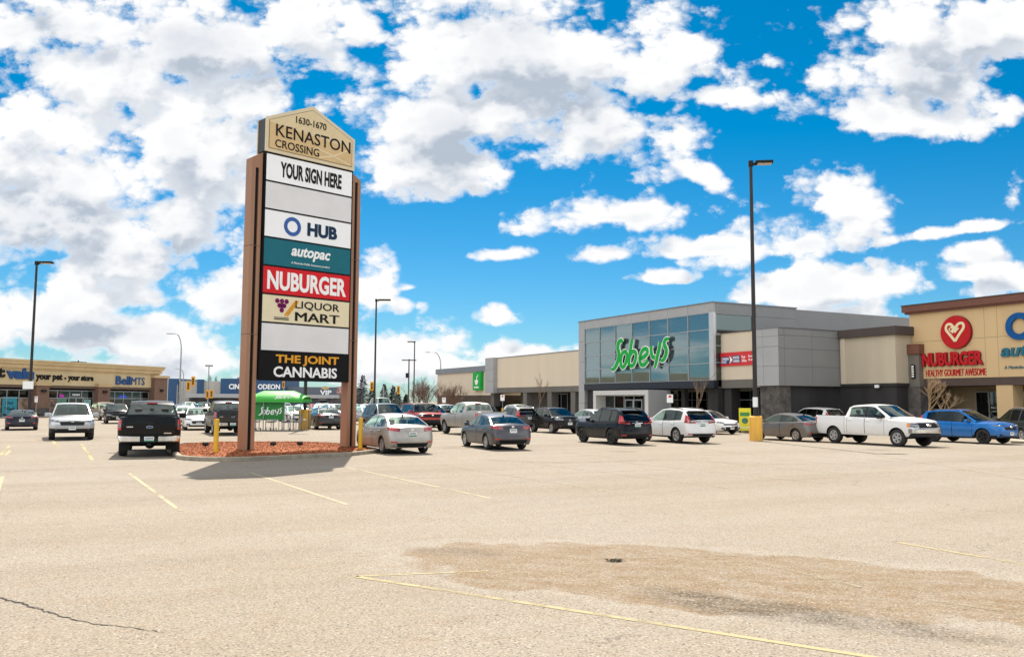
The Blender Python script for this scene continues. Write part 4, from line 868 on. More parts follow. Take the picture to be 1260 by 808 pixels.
    lettering(PO[3], 'NUBURGER', X(.045), X(.955), Z(3, .14), Z(3, .86), yt, INKW, bold=.035, depth=d)
    lettering(PO[2], 'LIQUOR', X(.36), X(.88), Z(2, .53), Z(2, .87), yt, INKB, bold=.012, depth=d); part('lettering', fat_text('MART', X(.36), X(.88), Z(2, .10), Z(2, .44), yt, .05, depth=d), INKB, PO[2], fixn=False)
    gp = MB(); wh = MB(); ln = MB(); r_ = .088
    for (a, b_) in [(0, 0), (1, 0), (2, 0), (.5, 1), (1.5, 1), (1, 2), (1.05, -.9 + 1.9)]:
        cx, cz = X(.16) + a * .19, Z(2, .80) - b_ * .165
        pts = ring_arc(cx, cz, r_, r_, 0, 360, 18)[:-1]; gp.prism(pts, yt - d, yt)
    for k in range(6):
        t = k / 5; cx, cz = X(.27) + .36 * t, Z(2, .30) + .46 * t
        for sd in (-1, 1): gp2 = [(cx + .085 * math.cos(a) * .5 + sd * .05 + .04 * math.sin(a), cz + .085 * math.sin(a) + .02) for a in np.linspace(0, 6.28, 10)[:-1]]; wh.prism(gp2, yt - d, yt)
    ln.box(X(.13), X(.29), yt - d, yt, Z(2, .10), Z(2, .135)); ln.box(X(.13), X(.29), yt - d, yt, Z(2, .165), Z(2, .19))
    part('grape_emblem', gp, mat('ink_grape', (.16, .008, .09), .6, var=0, spec=.15), PO[2]); part('wheat_emblem', wh, INKGOLD, PO[2]); part('rule_lines', ln, INKB, PO[2])
    lettering(PO[0], 'THE JOINT', X(.16), X(.885), Z(0, .52), Z(0, .92), yt, INKGOLD, bold=.03, depth=d); lettering(PO[0], 'CANNABIS', X(.14), X(.865), Z(0, .08), Z(0, .48), yt, INKW, bold=.025, depth=d)
    # gabled topper
    za, zs, zp, x0, x1 = 11.02, 12.28, 13.16, .42, 4.30; xm = (x0 + x1) / 2; ty = -.14
    def gab(i): return [(x0 + i, za + i), (x1 - i, za + i), (x1 - i, zs - i * .55), (xm, zp - i * 1.15), (x0 + i, zs - i * .55)]
    mb = MB(); mb.prism(gab(.03), ty + .03, .46); tp = part('topper', mb, mat('topper_dark_side', (.035, .034, .038), .5), T)
    mb = MB(); mb.prism(gab(0), ty, ty + .04); mb.prism(gab(0), .45, .49); part('topper_rim', mb, mat('topper_rim', (.66, .55, .36), .5, var=.04), tp)
    mb = MB(); mb.prism(gab(.13), ty - .008, ty + .01); part('topper_line', mb, mat('topper_line', (.20, .13, .06), .6, var=0), tp)
    mb = MB(); mb.prism(gab(.15), ty - .014, ty + .01); part('topper_face', mb, TAN2, tp)
    mb = MB(); mb.prism([(x0 + .15, za + .15), (x1 - .15, za + .15), (x1 - .15, 11.86), (x0 + .15, 12.14)], ty - .018, ty + .01); part('topper_field', mb, TAN, tp)
    ty2 = ty - .019
    lettering(tp, '1630-1670', xm - .72, xm + .60, 12.34, 12.60, ty2, INKB, bold=.008, depth=d); lettering(tp, 'KENASTON', x0 + .40, x1 - .22, 11.66, 12.12, ty2, INKB, bold=.006, depth=d); lettering(tp, 'CROSSING', x0 + .38, x0 + 2.25, 11.24, 11.54, ty2, INKB, bold=.008, depth=d)
    mb = MB(); ribbon(mb, spline([(xm + .3, za + .2), (xm + 1.0, za + .42), (x1 - .16, za + .86)]), .055, ty2, .004); ribbon(mb, spline([(xm + .15, za + .55), (xm + .9, za + .40), (x1 - .25, za + .18)]), .05, ty2, .006); part('crossed_roads_emblem', mb, mat('ink_pale', (.74, .62, .40), .6, var=0, spec=.15), tp)
pylon()
def bollard(x, y, label, h=1.22):
    mb = MB(); mb.lathe([(.001, 0), (.085, 0), (.085, h - .03), (.07, h), (.001, h + .005)], 18); o = mb.build('bollard', YELLOW, None, 40, loc=(x, y, .0)); tag(o, label, 'bollard', 'yellow bollards guarding the pylon sign'); o.location.z = .10
bollard(-10.15, 29.55, 'yellow steel bollard left of the pylon pillar on the mulch'); bollard(-5.75, 32.75, 'yellow steel bollard beside the silver sedan, right of the pylon')
for (px, py, lab) in [(253, 549.5, 'small black floodlight in the mulch behind the yellow bollard'), (336, 549, 'small black floodlight in the mulch under the sign, nearer the yellow bollard and pillar'), (369, 548.5, 'small black floodlight in the mulch under the middle of the sign')]:
    x, y = G(px, py, .2); T = thing('floodlight', lab, 'floodlight', (x, y, .16), R(45), 'floodlights in the mulch under the sign'); Mx = Matrix.Translation((0, 0, .15)) @ Matrix.Rotation(R(-35), 4, 'X')
    mb = MB(); mb.bbox(-.11, .11, -.05, .05, -.06, .06, .02, M=Mx); part('lamp_head', mb, DARK, T); mb = MB(); mb.tube([(0, 0, 0), (0, 0, .12)], .02, 8); mb.box(-.07, .07, -.05, .05, -.05, .03); part('bracket', mb, DARK, T)
# ------------------------------------------------------------------ the shopping centre on the right (strip coordinates: u along the fronts, v into the building)
SP0 = Vector((14.846, 62.5)); SU = Vector((.46175, -.88701)); SV = Vector((.88701, .46175)); SRZ = math.atan2(SU.y, SU.x)
LP0 = Vector((-53.147, 89.154)); LU = Vector((.33235, .94316)); LV = Vector((-.94316, .33235)); LRZ = math.atan2(LU.y, LU.x)
class Strip:
    """a building block as one thing; its parts are given in strip coordinates"""
    def __init__(s, name, label, cat, u0, v0, p0=SP0, U=SU, V=SV, rz=SRZ, group=None):
        w = p0 + U * u0 + V * v0; s.T = thing(name, label, cat, (w.x, w.y, 0), rz, group); s.off = (-u0, -v0, 0)
    def part(s, name, mb, m, smooth=None, label=None, parent=None, **k):
        o = mb.build(name, m, parent or s.T, smooth, **k)
        if not parent: o.location = s.off
        if label: o['label'] = label
        return o
    def text(s, body, x0, x1, z0, z1, y, m, parent=None, **k): return s.part('lettering', text_mesh(body, x0, x1, z0, z1, y, **k), m, parent=parent, fixn=False)
def world(u, v): w = SP0 + SU * u + SV * v; return (w.x, w.y)
def stucco(name, col, **k): return mat(name, col, .9, var=k.get('var', .07), scale=.9, streak=True, bump=.25, bscale=40, spec=.2)
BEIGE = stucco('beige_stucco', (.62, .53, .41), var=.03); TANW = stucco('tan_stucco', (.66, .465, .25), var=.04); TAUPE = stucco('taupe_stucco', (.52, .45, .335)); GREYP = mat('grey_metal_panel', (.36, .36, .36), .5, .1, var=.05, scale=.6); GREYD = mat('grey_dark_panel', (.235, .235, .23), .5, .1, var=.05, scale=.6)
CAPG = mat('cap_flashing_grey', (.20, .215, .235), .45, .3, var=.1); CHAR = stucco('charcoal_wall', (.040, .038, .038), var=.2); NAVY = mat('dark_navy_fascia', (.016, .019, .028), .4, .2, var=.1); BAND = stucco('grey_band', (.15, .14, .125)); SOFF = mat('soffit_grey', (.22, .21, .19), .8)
BRCAP = stucco('brown_cap', (.085, .068, .060)); BRCORN = mat('copper_brown_cornice', (.17, .066, .040), .6, .1, var=.08); MULL = mat('mullion_aluminium', (.42, .43, .44), .4, .6, var=.05); STONE = mat('rough_stone', (.085, .075, .068), .9, var=.5, scale=2.2, bump=.8, bscale=6)
def fascia_glass():
    m, nt, b = nodes_of('curtain_wall_glass'); setp(b, col=(.225, .30, .315), rough=.02, metal=.8, spec=.6); return m
CWG = fascia_glass()
INTW = mat('shop_interior', (.20, .19, .17), .9, var=.6, scale=.8); DKINT = mat('shop_dark_interior', (.03, .03, .032), .9, var=.5, scale=.7)
def panel_wall(x0, x1, z0, z1, nx, nz, y, g=.02, th=.04, xs=None, zs=None):
    mb = MB(); X = xs or [x0 + (x1 - x0) * i / nx for i in range(nx + 1)]; Z = zs or [z0 + (z1 - z0) * i / nz for i in range(nz + 1)]
    for i in range(len(X) - 1):
        for j in range(len(Z) - 1): mb.box(X[i] + g / 2, X[i + 1] - g / 2, y - th, y, Z[j] + g / 2, Z[j + 1] - g / 2)
    return mb
def panel_end(y0, y1, z0, z1, ny, nz, x, g=.02, th=.04, zs=None, ys=None):
    mb = MB(); Y = ys or [y0 + (y1 - y0) * i / ny for i in range(ny + 1)]; Z = zs or [z0 + (z1 - z0) * i / nz for i in range(nz + 1)]
    for i in range(len(Y) - 1):
        for j in range(len(Z) - 1): mb.box(x, x + th, Y[i] + g / 2, Y[i + 1] - g / 2, Z[j] + g / 2, Z[j + 1] - g / 2)
    return mb
def shopfront(S, x0, x1, y, z1, n, door=None, posters=None, rows=(0, .35, 1.0), seed=1, interior=None, zdoor=2.2, frame=MULL):
    """glazing with mullions in front of a shallow lit interior"""
    r = random.Random(seed); it = MB(); it.box(x0, x1, y + 1.6, y + 1.65, 0.1, z1); 
    for _ in range(int((x1 - x0) * 2.2)):
        a = r.uniform(x0, x1 - .5); it.box(a, a + r.uniform(.3, .9), y + r.uniform(.6, 1.2), y + 1.3, .1, r.uniform(.6, 1.7), 1)
    for _ in range(int((x1 - x0) * 1.2)): a = r.uniform(x0, x1 - .8); it.box(a, a + r.uniform(.6, 1.5), y + 1.3, y + 1.34, r.uniform(1.7, 2.2), min(z1 - .1, r.uniform(2.3, 2.8)), 2)
    S.part('shop_interior', it, [interior or DKINT, mat('shop_goods', (.20, .15, .10), .8, var=.8, scale=1.5), mat('shop_shelf_sign', (.32, .30, .26), .7, var=.6, scale=2)])
    gl = MB(); gl.box(x0, x1, y, y + .012, .1, z1); g_ = S.part('shop_window', gl, SHOPGLASS)
    fr = MB()
    X = [x0 + (x1 - x0) * i / n for i in range(n + 1)]
    for x in X: fr.box(x - .035, x + .035, y - .05, y - .002, .1, z1)
    for f in rows: z = .1 + (z1 - .1) * f; fr.box(x0, x1, y - .046, y - .003, z - (.05 if f == 0 else .035), z + .035)
    S.part('window_frame', fr, frame)
    if door:
        for d0, d1 in door:
            dm = MB(); dm.box(d0, d1, y - .07, y - .055, .05, zdoor, 1)
            for x in (d0, d1): dm.box(x - .05, x + .05, y - .10, y - .04, 0, zdoor)
            dm.box(d0 + .05, d1 - .05, y - .098, y - .042, zdoor - .09, zdoor); dm.box(d0 + .05, d1 - .05, y - .098, y - .042, 0.02, .2)
            o = S.part('door', dm, [frame, SHOPGLASS]); hm = MB(); hm.tube([(d1 - .15, y - .13, .9), (d1 - .15, y - .13, 1.3)], .02, 6); hb = hm.build('handle', CHROME, o)
    for p in posters or []:
        a, b_, c, d, m = p; pm = MB(); pm.box(a, b_, y - .012, y - .004, c, d); S.part('window_poster', pm, m)
# ---- grocery store
S = Strip('grocery_store', 'grey and glass grocery store with a big green script sign over its entrance', 'store', -9.3, 0)
core = MB(); core.box(-18.55, -.05, .12, 30, 3.62, 9.25); core.box(-18.5, -.06, 5.0, 29.5, 0, 3.62); S.part('core', core, GREYD)
wall = panel_wall(-17.6, -.42, 8.62, 9.32, 7, 1, .02, th=.10); [wall.box(-18.6 + .01, -17.6 - .01, -.08, .9, z, z + 1.85) for z in (.0, 1.87, 3.74, 5.61)]; wall.box(-18.59, -17.61, -.08, .9, 7.48, 9.32); wall.box(-.42, .02, -.08, .12, 8.63, 9.32)
S.part('wall', wall, GREYP)
endw = panel_end(.0, 8.3, 8.48, 9.32, 2, 1, -.02, zs=[8.48, 9.32], ys=[.13, 4.1, 8.3]); endw.box(-.02, .02, 3.75, 8.3, 6.9, 8.47); endw.box(-.02, .018, .12, 3.75, 6.9, 7.07); S.part('side_wall', endw, GREYD)
cp = MB(); cp.box(-18.66, .08, -.13, .2, 9.32, 9.40); cp.box(-.1, .08, .2, 8.35, 9.32, 9.40); S.part('roof_flashing', cp, CAPG)
X0, X1, ZB, ZT = -17.58, -.46, 3.62, 8.6; gl = MB(); rg = random.Random(5); nx, nz = 7, 4
for i in range(nx):
    for j in range(nz):
        a, b_ = X0 + (X1 - X0) * i / nx, X0 + (X1 - X0) * (i + 1) / nx; c, d = ZB + (ZT - ZB) * j / nz, ZB + (ZT - ZB) * (j + 1) / nz; t1, t2 = rg.uniform(-.012, .012), rg.uniform(-.012, .012)
        gl.add([(a, 0 + t1, c), (b_, 0 - t1, c), (b_, -t1 + t2, d), (a, t1 + t2, d)], [(0, 1, 2, 3)])
ge = S.part('curtain_wall_glass', gl, CWG, fixn=False)
g2 = MB(); g2.add([(-.005, .15, 7.08), (-.005, 3.7, 7.08), (-.005, 3.7, 8.46), (-.005, .15, 8.46)], [(0, 1, 2, 3)]); g2.add([(-.005, .12, 3.62), (-.005, .64, 3.62), (-.005, .64, 7.0), (-.005, .12, 7.0)], [(0, 1, 2, 3)]); S.part('side_glass', g2, mat('side_glass_dark', (.085, .11, .11), .05, .8, var=0), fixn=False)
mu = MB()
for i in range(nx + 1): x = X0 + (X1 - X0) * i / nx; mu.box(x - .035, x + .035, -.07, .1, ZB, ZT)
for j in range(nz + 1): z = ZB + (ZT - ZB) * j / nz; mu.box(X0, X1, -.067, .1, z - .03, z + .03)
for y in (.15, 3.72): mu.box(-.02, .05, y - .04, y + .04, 7.07, 8.47)
for z in (4.9, 6.15): mu.box(-.02, .03, .12, .64, z - .03, z + .03)
S.part('mullions', mu, MULL)
cm = MB(); cm.box(-.42, .04, -.10, .12, 3.6, 8.62); S.part('corner_post', cm, mat('pale_aluminium', (.55, .56, .57), .35, .4, var=.04))
bd = MB(); bd.box(-17.6, .05, -.12, .3, 3.05, 3.6); S.part('entrance_fascia', bd, NAVY)
sf = MB(); sf.box(-17.6, -.06, .3, 4.9, 3.06, 3.12); S.part('soffit', sf, SOFF)
for bx in ((-17.58, -15.6, .25, 1.2, 0, 3.04), (-1.2, -.1, .35, 1.4, 0, 3.04), (-4.6, -4.2, .6, 1.0, 0, 3.04), (-14.1, -13.7, .6, 1.0, 0, 3.04)): S.part('entrance_pier', MB().box(*bx), CHAR)
shopfront(S, -17.4, -.3, 4.4, 3.0, 9, seed=11, rows=(0, .72, 1.0), interior=INTW)
vb = MB(); VX0, VX1, vy = -13.35, -5.55, -1.9
vb.box(VX0, VX1, vy, .3, 2.55, 2.93); vb.box(VX0, VX0 + .42, vy, .3, 0, 2.55); vb.box(VX1 - .42, VX1, vy, .3, 0, 2.55)
vo = S.part('vestibule', vb, mat('vestibule_white_panel', (.54, .535, .52), .5, .1, var=.04))
ve = panel_end(vy + .02, .3, 0, 2.92, 1, 2, VX1, th=.03); S.part('vestibule_side', ve, GREYP)
shopfront(S, VX0 + .42, VX1 - .42, vy + 1.0, 2.5, 5, seed=4, rows=(0, 1.0), door=[(-9.9, -8.8), (-8.7, -7.6)], interior=INTW)
# big green script sign, strokes traced as brush ribbons
def script_sign(S, x0, x1, z0, z1, y, depth, mg, mw=None, parent=None, wmul=1.0):
    Xf = lambda a: x0 + (x1 - x0) * (a - 250) / 275; Zf = lambda b_: z1 - (z1 - z0) * (b_ - 248) / 142
    strokes = [([(312, 262), (306, 254), (295, 258), (288, 274), (288, 292), (293, 310), (291, 334), (280, 362), (266, 380), (254, 380)], [7, 11, 13, 14, 14, 14, 14, 13, 11, 7]),
               ([(326, 306), (316, 306), (307, 320), (302, 344), (304, 366), (312, 374), (323, 364), (331, 340), (333, 318), (327, 306)], 11),
               ([(358, 254), (352, 285), (346, 320), (342, 350), (343, 368)], 12), ([(347, 326), (357, 310), (369, 308), (376, 322), (372, 348), (362, 368), (346, 370)], 11),
               ([(394, 342), (410, 336), (427, 322), (428, 306), (417, 300), (404, 310), (395, 332), (394, 354), (402, 369), (417, 366), (430, 350)], 11),
               ([(446, 290), (446, 314), (451, 336), (461, 342)], 11), ([(486, 278), (481, 306), (473, 336), (467, 364), (460, 386)], [12, 12, 12, 11, 7]),
               ([(523, 268), (512, 267), (504, 278), (504, 294), (511, 308), (511, 326), (504, 346), (494, 356), (486, 352)], [7, 9, 11, 12, 12, 12, 11, 9, 6])]
    k = (x1 - x0) / 275 * wmul
    for mm, ex, dp, off in ([(mw, 4.5, depth * .6, 0)] if mw else []) + [(mg, 0, depth, 0)]:
        mb = MB()
        for si, (pts, w) in enumerate(strokes):
            P = spline(pts, 5); ws = w if isinstance(w, list) else [w] * len(pts); WW = np.interp(np.linspace(0, 1, len(P)), np.linspace(0, 1, len(ws)), ws)
            ribbon(mb, [(Xf(a), Zf(b_)) for a, b_ in P], [(q + ex) * k for q in WW], y - si * .0015, dp)
        S.part('lettering' if mm is mg else 'letter_outline', mb, mm, parent=parent, fixn=False)
SIGNG = mat('sign_green', (.012, .36, .055), .5, spec=.15, var=.05)
script_sign(S, -13.05, -4.85, 4.62, 7.30, -.26, .06, SIGNG, INKW, wmul=1.08)
bk = MB(); [bk.box(x, x + .06, -.30, -.05, z, z + .06) for x in (-12.4, -10.6, -8.8, -7.0, -5.6) for z in (5.6, 6.2)]; S.part('sign_bracket', bk, DARK)
# ---- wing left of the store, with a colonnade
S = Strip('store_wing', 'long beige wing with a colonnade beside the glass grocery store', 'store', -28, 1)
w = MB(); w.box(-37.6, -18.62, 1.0, 25, 3.5, 6.82); S.part('wall', w, BEIGE)
w = MB(); w.box(-37.62, -18.6, .95, 25.1, 6.82, 6.9); S.part('roof_flashing', w, CAPG)
w = MB(); w.box(-37.6, -18.62, 1.02, 4, 2.95, 3.5); w.box(-37.6, -18.62, 4.0, 24, 0, 3.5); S.part('lower_band', w, BAND)
w = panel_wall(-39.75, -37.6, 2.9, 6.92, 1, 3, 1.0, th=.5); w.box(-39.7, -37.65, 1.0, 3, 2.92, 6.9); S.part('grey_panel', w, GREYP)
for u in (-39.0, -31.2, -26.0, -21.5):
    w = MB(); w.box(u - .42, u + .42, 1.08, 1.9, 0, 2.95); S.part('column', w, BAND)
shopfront(S, -30.4, -26.6, 3.6, 2.8, 3, seed=21, interior=INTW); shopfront(S, -25.3, -22.2, 3.6, 2.8, 3, seed=22, interior=INTW)
# ---- far low unit with a green sign
S = Strip('low_shop_unit', 'low beige shop unit with grey roof edge and small green sign, behind bare trees', 'store', -48, 1.4)
w = MB(); w.box(-56.1, -39.76, 1.4, 22, 2.7, 5.9); S.part('wall', w, BEIGE)
w = MB(); w.box(-56.1, -39.76, 1.42, 22, 0, 2.7); S.part('lower_wall', w, mat('brown_lower_wall', (.075, .058, .045), .9, var=.3))
w = MB(); w.box(-56.3, -39.76, 1.2, 22.2, 5.5, 6.15); S.part('roof_edge', w, CAPG)
w = MB(); w.box(-44.15, -42.0, 1.0, 1.4, 3.3, 5.42); sg = S.part('sign_panel', w, SIGNG)
mb = MB(); mb.prism(ring_arc(-43.1, 4.35, .42, .45, 180, 360, 14) + [(-42.68, 4.5), (-43.52, 4.5)], .97, .999); ribbon(mb, spline([(-43.1, 4.5), (-43.0, 4.8), (-42.7, 5.05)]), .14, .999, .03); S.part('bowl_emblem', mb, INKW); mb = MB(); mb.box(-43.75, -42.5, .975, .998, 3.55, 3.72); S.part('sign_rule', mb, INKW)
# ---- postal outlet
S = Strip('post_outlet', 'beige postal outlet with a red sign between the glass store and the grey block', 'store', 2.2, .65)
w = MB(); w.box(-.02, 4.6, .65, 20, 3.62, 7.02); S.part('wall', w, BEIGE); w = MB(); w.box(0.06, 4.6, .58, 20.1, 7.02, 7.09); S.part('roof_flashing', w, BRCAP)
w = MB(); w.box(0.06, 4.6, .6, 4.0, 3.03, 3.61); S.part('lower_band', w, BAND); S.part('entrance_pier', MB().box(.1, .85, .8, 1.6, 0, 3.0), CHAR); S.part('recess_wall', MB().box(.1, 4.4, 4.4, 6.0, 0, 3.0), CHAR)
shopfront(S, .9, 4.6, 3.4, 2.9, 4, seed=31, door=[(1.3, 2.4)], interior=DKINT)
w = MB(); w.box(0.02, 3.75, .56, .64, 4.62, 5.6); pm = S.part('sign_panel', w, mat('postal_red', (.60, .022, .025), .45, var=.05))
w = MB(); w.box(.12, 1.0, .54, .561, 4.78, 5.30); w.box(1.32, 2.1, .54, .561, 4.82, 5.36); S.part('postal_blue_field', w, mat('postal_blue', (.03, .045, .16), .5, var=0))
S.text('CANADA', .18, .94, 5.05, 5.24, .539, INKW, bold=.02, depth=.01); S.text('POST', .18, .70, 4.82, 5.00, .539, INKW, bold=.02, depth=.01); S.text('POSTES', 1.38, 2.02, 5.10, 5.29, .539, INKW, bold=.02, depth=.01); S.text('CANADA', 1.38, 2.04, 4.86, 5.05, .539, INKW, bold=.02, depth=.01)
mb = MB(); mb.prism([(1.0, 4.78), (1.32, 5.06), (1.0, 5.34), (1.08, 5.06)], .53, .56); S.part('postal_arrow', mb, INKW)
S.text('Post\nOffice', 2.25, 2.75, 4.86, 5.32, .559, INKW, bold=.015, depth=.01); S.text('Bureau\nde poste', 2.92, 3.62, 4.88, 5.34, .559, INKW, bold=.015, depth=.01)
# ---- grey metal-clad block
S = Strip('grey_block', 'grey metal panelled block above a dark recess, beside the red postal sign', 'store', 5.3, 1)
w = MB(); w.box(4.25, 6.30, .05, 9, 3.15, 6.95); S.part('core', w, GREYD)
w = panel_wall(4.2, 6.36, 3.12, 7.0, 1, 1, .05, th=.05, xs=[4.2, 4.95, 6.36], zs=[3.12, 4.45, 5.75, 6.45, 7.0]); S.part('wall', w, GREYP)
w = panel_end(.0, 5.85, 3.12, 7.0, 1, 1, 6.30, th=.06, zs=[3.12, 4.42, 5.62, 6.5, 7.0], ys=[0.0, .55, 3.1, 5.85]); S.part('side_wall', w, GREYD)
w = MB(); w.box(4.15, 6.42, -.05, 9, 7.0, 7.06); S.part('roof_flashing', w, CAPG)
w = MB(); w.box(4.4, 6.2, .2, 1.2, 0, 3.12); S.part('column', w, STONE)
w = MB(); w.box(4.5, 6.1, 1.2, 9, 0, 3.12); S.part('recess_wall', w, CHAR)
# ---- taupe stucco block
S = Strip('taupe_block', 'taupe stucco block with dark brown roof cap between grey block and burger restaurant', 'store', 8.6, 5.8)
w = MB(); w.box(5.9, 10.87, 5.8, 20, 3.3, 6.45); S.part('wall', w, TAUPE); w = MB(); w.box(6.36, 11.07, 5.6, 20, 6.45, 7.02); S.part('roof_cap', w, BRCAP)
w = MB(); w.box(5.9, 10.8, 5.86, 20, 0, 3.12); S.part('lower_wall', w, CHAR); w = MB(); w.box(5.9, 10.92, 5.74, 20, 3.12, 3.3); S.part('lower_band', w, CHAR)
w = MB(); w.box(6.5, 6.85, 5.7, 5.8, 3.3, 6.45); S.part('edge_strip', w, BEIGE)
w = MB(); w.bbox(9.3, 9.6, 5.6, 5.72, 3.0, 3.2, .02); S.part('flood_lamp', w, WHITE)
# ---- burger restaurant
S = Strip('burger_restaurant', 'tan stucco burger restaurant with a copper brown cornice and red heart sign', 'store', 18, 7.4)
by = 7.4
w = MB(); w.box(10.75, 27, by, 22, 3.58, 7.85); S.part('wall', w, TANW)
w = MB()
for x in (15.95, 16.75): w.box(x - .012, x + .012, by - .003, by + .01, 3.6, 7.84)
w.box(10.8, 27, by - .0035, by + .01, 5.98, 6.01); S.part('stucco_joint', w, mat('stucco_joint', (.33, .25, .15), .9, var=0))
w = MB(); w.box(10.42, 27, by - .32, 22, 7.98, 8.40); w.box(10.55, 27, by - .2, 22, 7.85, 7.98); S.part('cornice', w, BRCORN); w = MB(); w.box(10.38, 27, by - .36, 22.1, 8.40, 8.46); S.part('roof_flashing', w, BRCAP)
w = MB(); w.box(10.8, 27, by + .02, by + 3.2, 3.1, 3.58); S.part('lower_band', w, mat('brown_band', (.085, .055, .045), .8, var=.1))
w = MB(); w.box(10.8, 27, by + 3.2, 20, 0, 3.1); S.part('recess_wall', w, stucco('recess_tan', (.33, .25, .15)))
for u in (17.0, 22.5):
    w = MB(); w.box(u - .5, u + .5, by + .05, by + 1.05, 0, 3.1); S.part('column', w, TANW)
shopfront(S, 13.2, 16.8, by + 3.0, 2.75, 4, seed=41, door=[(15.0, 15.95), (16.0, 16.75)], frame=mat('grey_frame', (.28, .28, .27), .5)); shopfront(S, 18.2, 21.8, by + 3.0, 2.75, 4, seed=42)
w = MB(); w.box(10.72, 11.72, by - .45, by + .6, 0, 3.1); S.part('pillar_base', w, STONE); w = MB(); w.box(10.78, 11.66, by - .40, by + .55, 3.1, 5.2); S.part('pillar', w, mat('pillar_grey_stucco', (.16, .145, .12), .9, var=.08)); w = MB(); w.box(10.66, 11.78, by - .52, by + .6, 5.2, 5.84); S.part('pillar_cap', w, BRCORN)
w = MB(); w.bbox(11.1, 11.4, by - .50, by - .40, 3.6, 4.5, .04); so_ = S.part('wall_light', w, DARK); w = MB(); [w.box(11.17, 11.33, by - .515, by - .499, 3.68 + k * .16, 3.79 + k * .16) for k in range(5)]; S.part('light_slot', w, WHITE)
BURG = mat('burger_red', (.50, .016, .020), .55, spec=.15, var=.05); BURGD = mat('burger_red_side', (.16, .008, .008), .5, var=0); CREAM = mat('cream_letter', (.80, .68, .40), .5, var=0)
w = MB(); cx, cz = 14.15, 6.44; w.prism(ring_arc(cx, cz, 1.02, 1.02, 0, 360, 40)[:-1], by - .20, by); hs_ = S.part('round_sign', w, BURG)
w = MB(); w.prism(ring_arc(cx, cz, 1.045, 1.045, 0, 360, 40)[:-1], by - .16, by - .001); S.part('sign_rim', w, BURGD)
mb = MB(); ribbon(mb, [(cx - .05, cz - .02), (cx + .24, cz + .26)] , .13, by - .20, .03)
ribbon(mb, spline([(cx - .02, cz - .57), (cx - .32, cz - .18), (cx - .60, cz + .18), (cx - .55, cz + .46), (cx - .30, cz + .52), (cx - .04, cz + .26)]), .16, by - .201, .03)
ribbon(mb, spline([(cx - .02, cz - .57), (cx + .30, cz - .12), (cx + .58, cz + .24), (cx + .52, cz + .52), (cx + .25, cz + .50), (cx - .04, cz + .20), (cx - .22, cz - .02)]), .16, by - .203, .03)
o_ = ring_arc(cx - .27, cz + .20, .11, .11, 0, 360, 16); ribbon(mb, o_, .07, by - .205, .03); S.part('heart_emblem', mb, CREAM, fixn=False)
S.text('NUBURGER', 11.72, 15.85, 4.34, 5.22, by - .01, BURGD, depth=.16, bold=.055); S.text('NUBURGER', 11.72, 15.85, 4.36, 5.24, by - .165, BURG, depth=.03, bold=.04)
S.part('lettering', fat_text('HEALTHY GOURMET AWESOME', 11.86, 15.95, 3.72, 4.14, by - .005, .02, depth=.03), BURG, fixn=False)
RB = mat('ring_blue_sign', (.004, .085, .27), .5, spec=.2, var=.12); TEAL = mat('teal_letters', (.008, .13, .19), .45, var=.05)
def ring(mb, cx, cz, ro, ri, y, dp):
    o = ring_arc(cx, cz, ro, ro, 0, 360, 40); i_ = ring_arc(cx, cz, ri, ri, 0, 360, 40); n = len(o)
    mb.add([(p[0], y - dp, p[1]) for p in o] + [(p[0], y - dp, p[1]) for p in i_] + [(p[0], y, p[1]) for p in o] + [(p[0], y, p[1]) for p in i_], [f for k in range(n - 1) for f in ((k, k + 1, n + k + 1, n + k), (k, 2 * n + k, 2 * n + k + 1, k + 1), (n + k, n + k + 1, 3 * n + k + 1, 3 * n + k))])
mb = MB(); ring(mb, 18.15, 6.52, .80, .46, by - .01, .16); S.part('ring_emblem', mb, RB, fixn=False)
S.text('HUB', 19.35, 21.6, 6.05, 6.98, by - .01, RB, depth=.14, bold=.05)
S.text('autopac', 16.95, 20.9, 4.55, 5.42, by - .01, TEAL, depth=.10, bold=.03, shear=.22); S.text('A Manitoba Public Insurance product', 17.1, 20.8, 3.98, 4.24, by - .005, TEAL, depth=.03, shear=.2)
# ---- pavement in front of the shops
def slab(name, poly, h=.13):
    mb = MB(); mb.prism(poly, -.05, h, axis='z'); return tag(mb.build(name, mat('pavement_concrete', (.33, .28, .215), .9, var=.15, scale=1.2, bump=.3, bscale=20)), kind='structure')
slab('shop_pavement', [world(-60, -1.6), world(-14.2, -1.6), world(-14.2, -4.4), world(4.4, -4.4), world(4.4, -2.2), world(10.5, -2.2), world(10.5, 6.0), world(30, 6.0), world(30, 11), world(-60, 11)])
slab('kerbed_island', [G(1236, 541), G(1244, 545), G(1400, 551), G(1400, 541), G(1290, 538.5)], .12)
# ------------------------------------------------------------------ pet and phone shop strip on the left
S = Strip('pet_store_strip', 'tan strip of shops with moulded cornice, brick pillars and blue lettering', 'store', 6, 0, LP0, LU, LV, LRZ)
CREAMST = stucco('cream_stucco', (.60, .475, .28)); CORN = stucco('cornice_tan', (.60, .45, .255)); BRICKB = mat('brown_brick', (.20, .115, .08), .9, var=.15, scale=6); 
w = MB(); w.box(-14, 22.6, 0, 20, 3.5, 5.2); S.part('wall', w, CREAMST)
w = MB(); w.box(-14, 22.75, -.10, 20.1, 5.14, 5.3); w.box(-14, 22.95, -.25, 20.2, 5.3, 5.72); w.box(-14, 23.15, -.42, 20.3, 5.72, 6.0); w.box(-14, 23.25, -.5, 20.4, 6.0, 6.2); S.part('cornice', w, CORN)
w = MB(); w.box(-14, 22.6, .02, 20, 3.2, 3.5); w.box(-14, 22.5, 2.6, 20, 0, 3.2); S.part('lower_band', w, mat('storefront_brown_band', (.13, .085, .06), .85, var=.1))
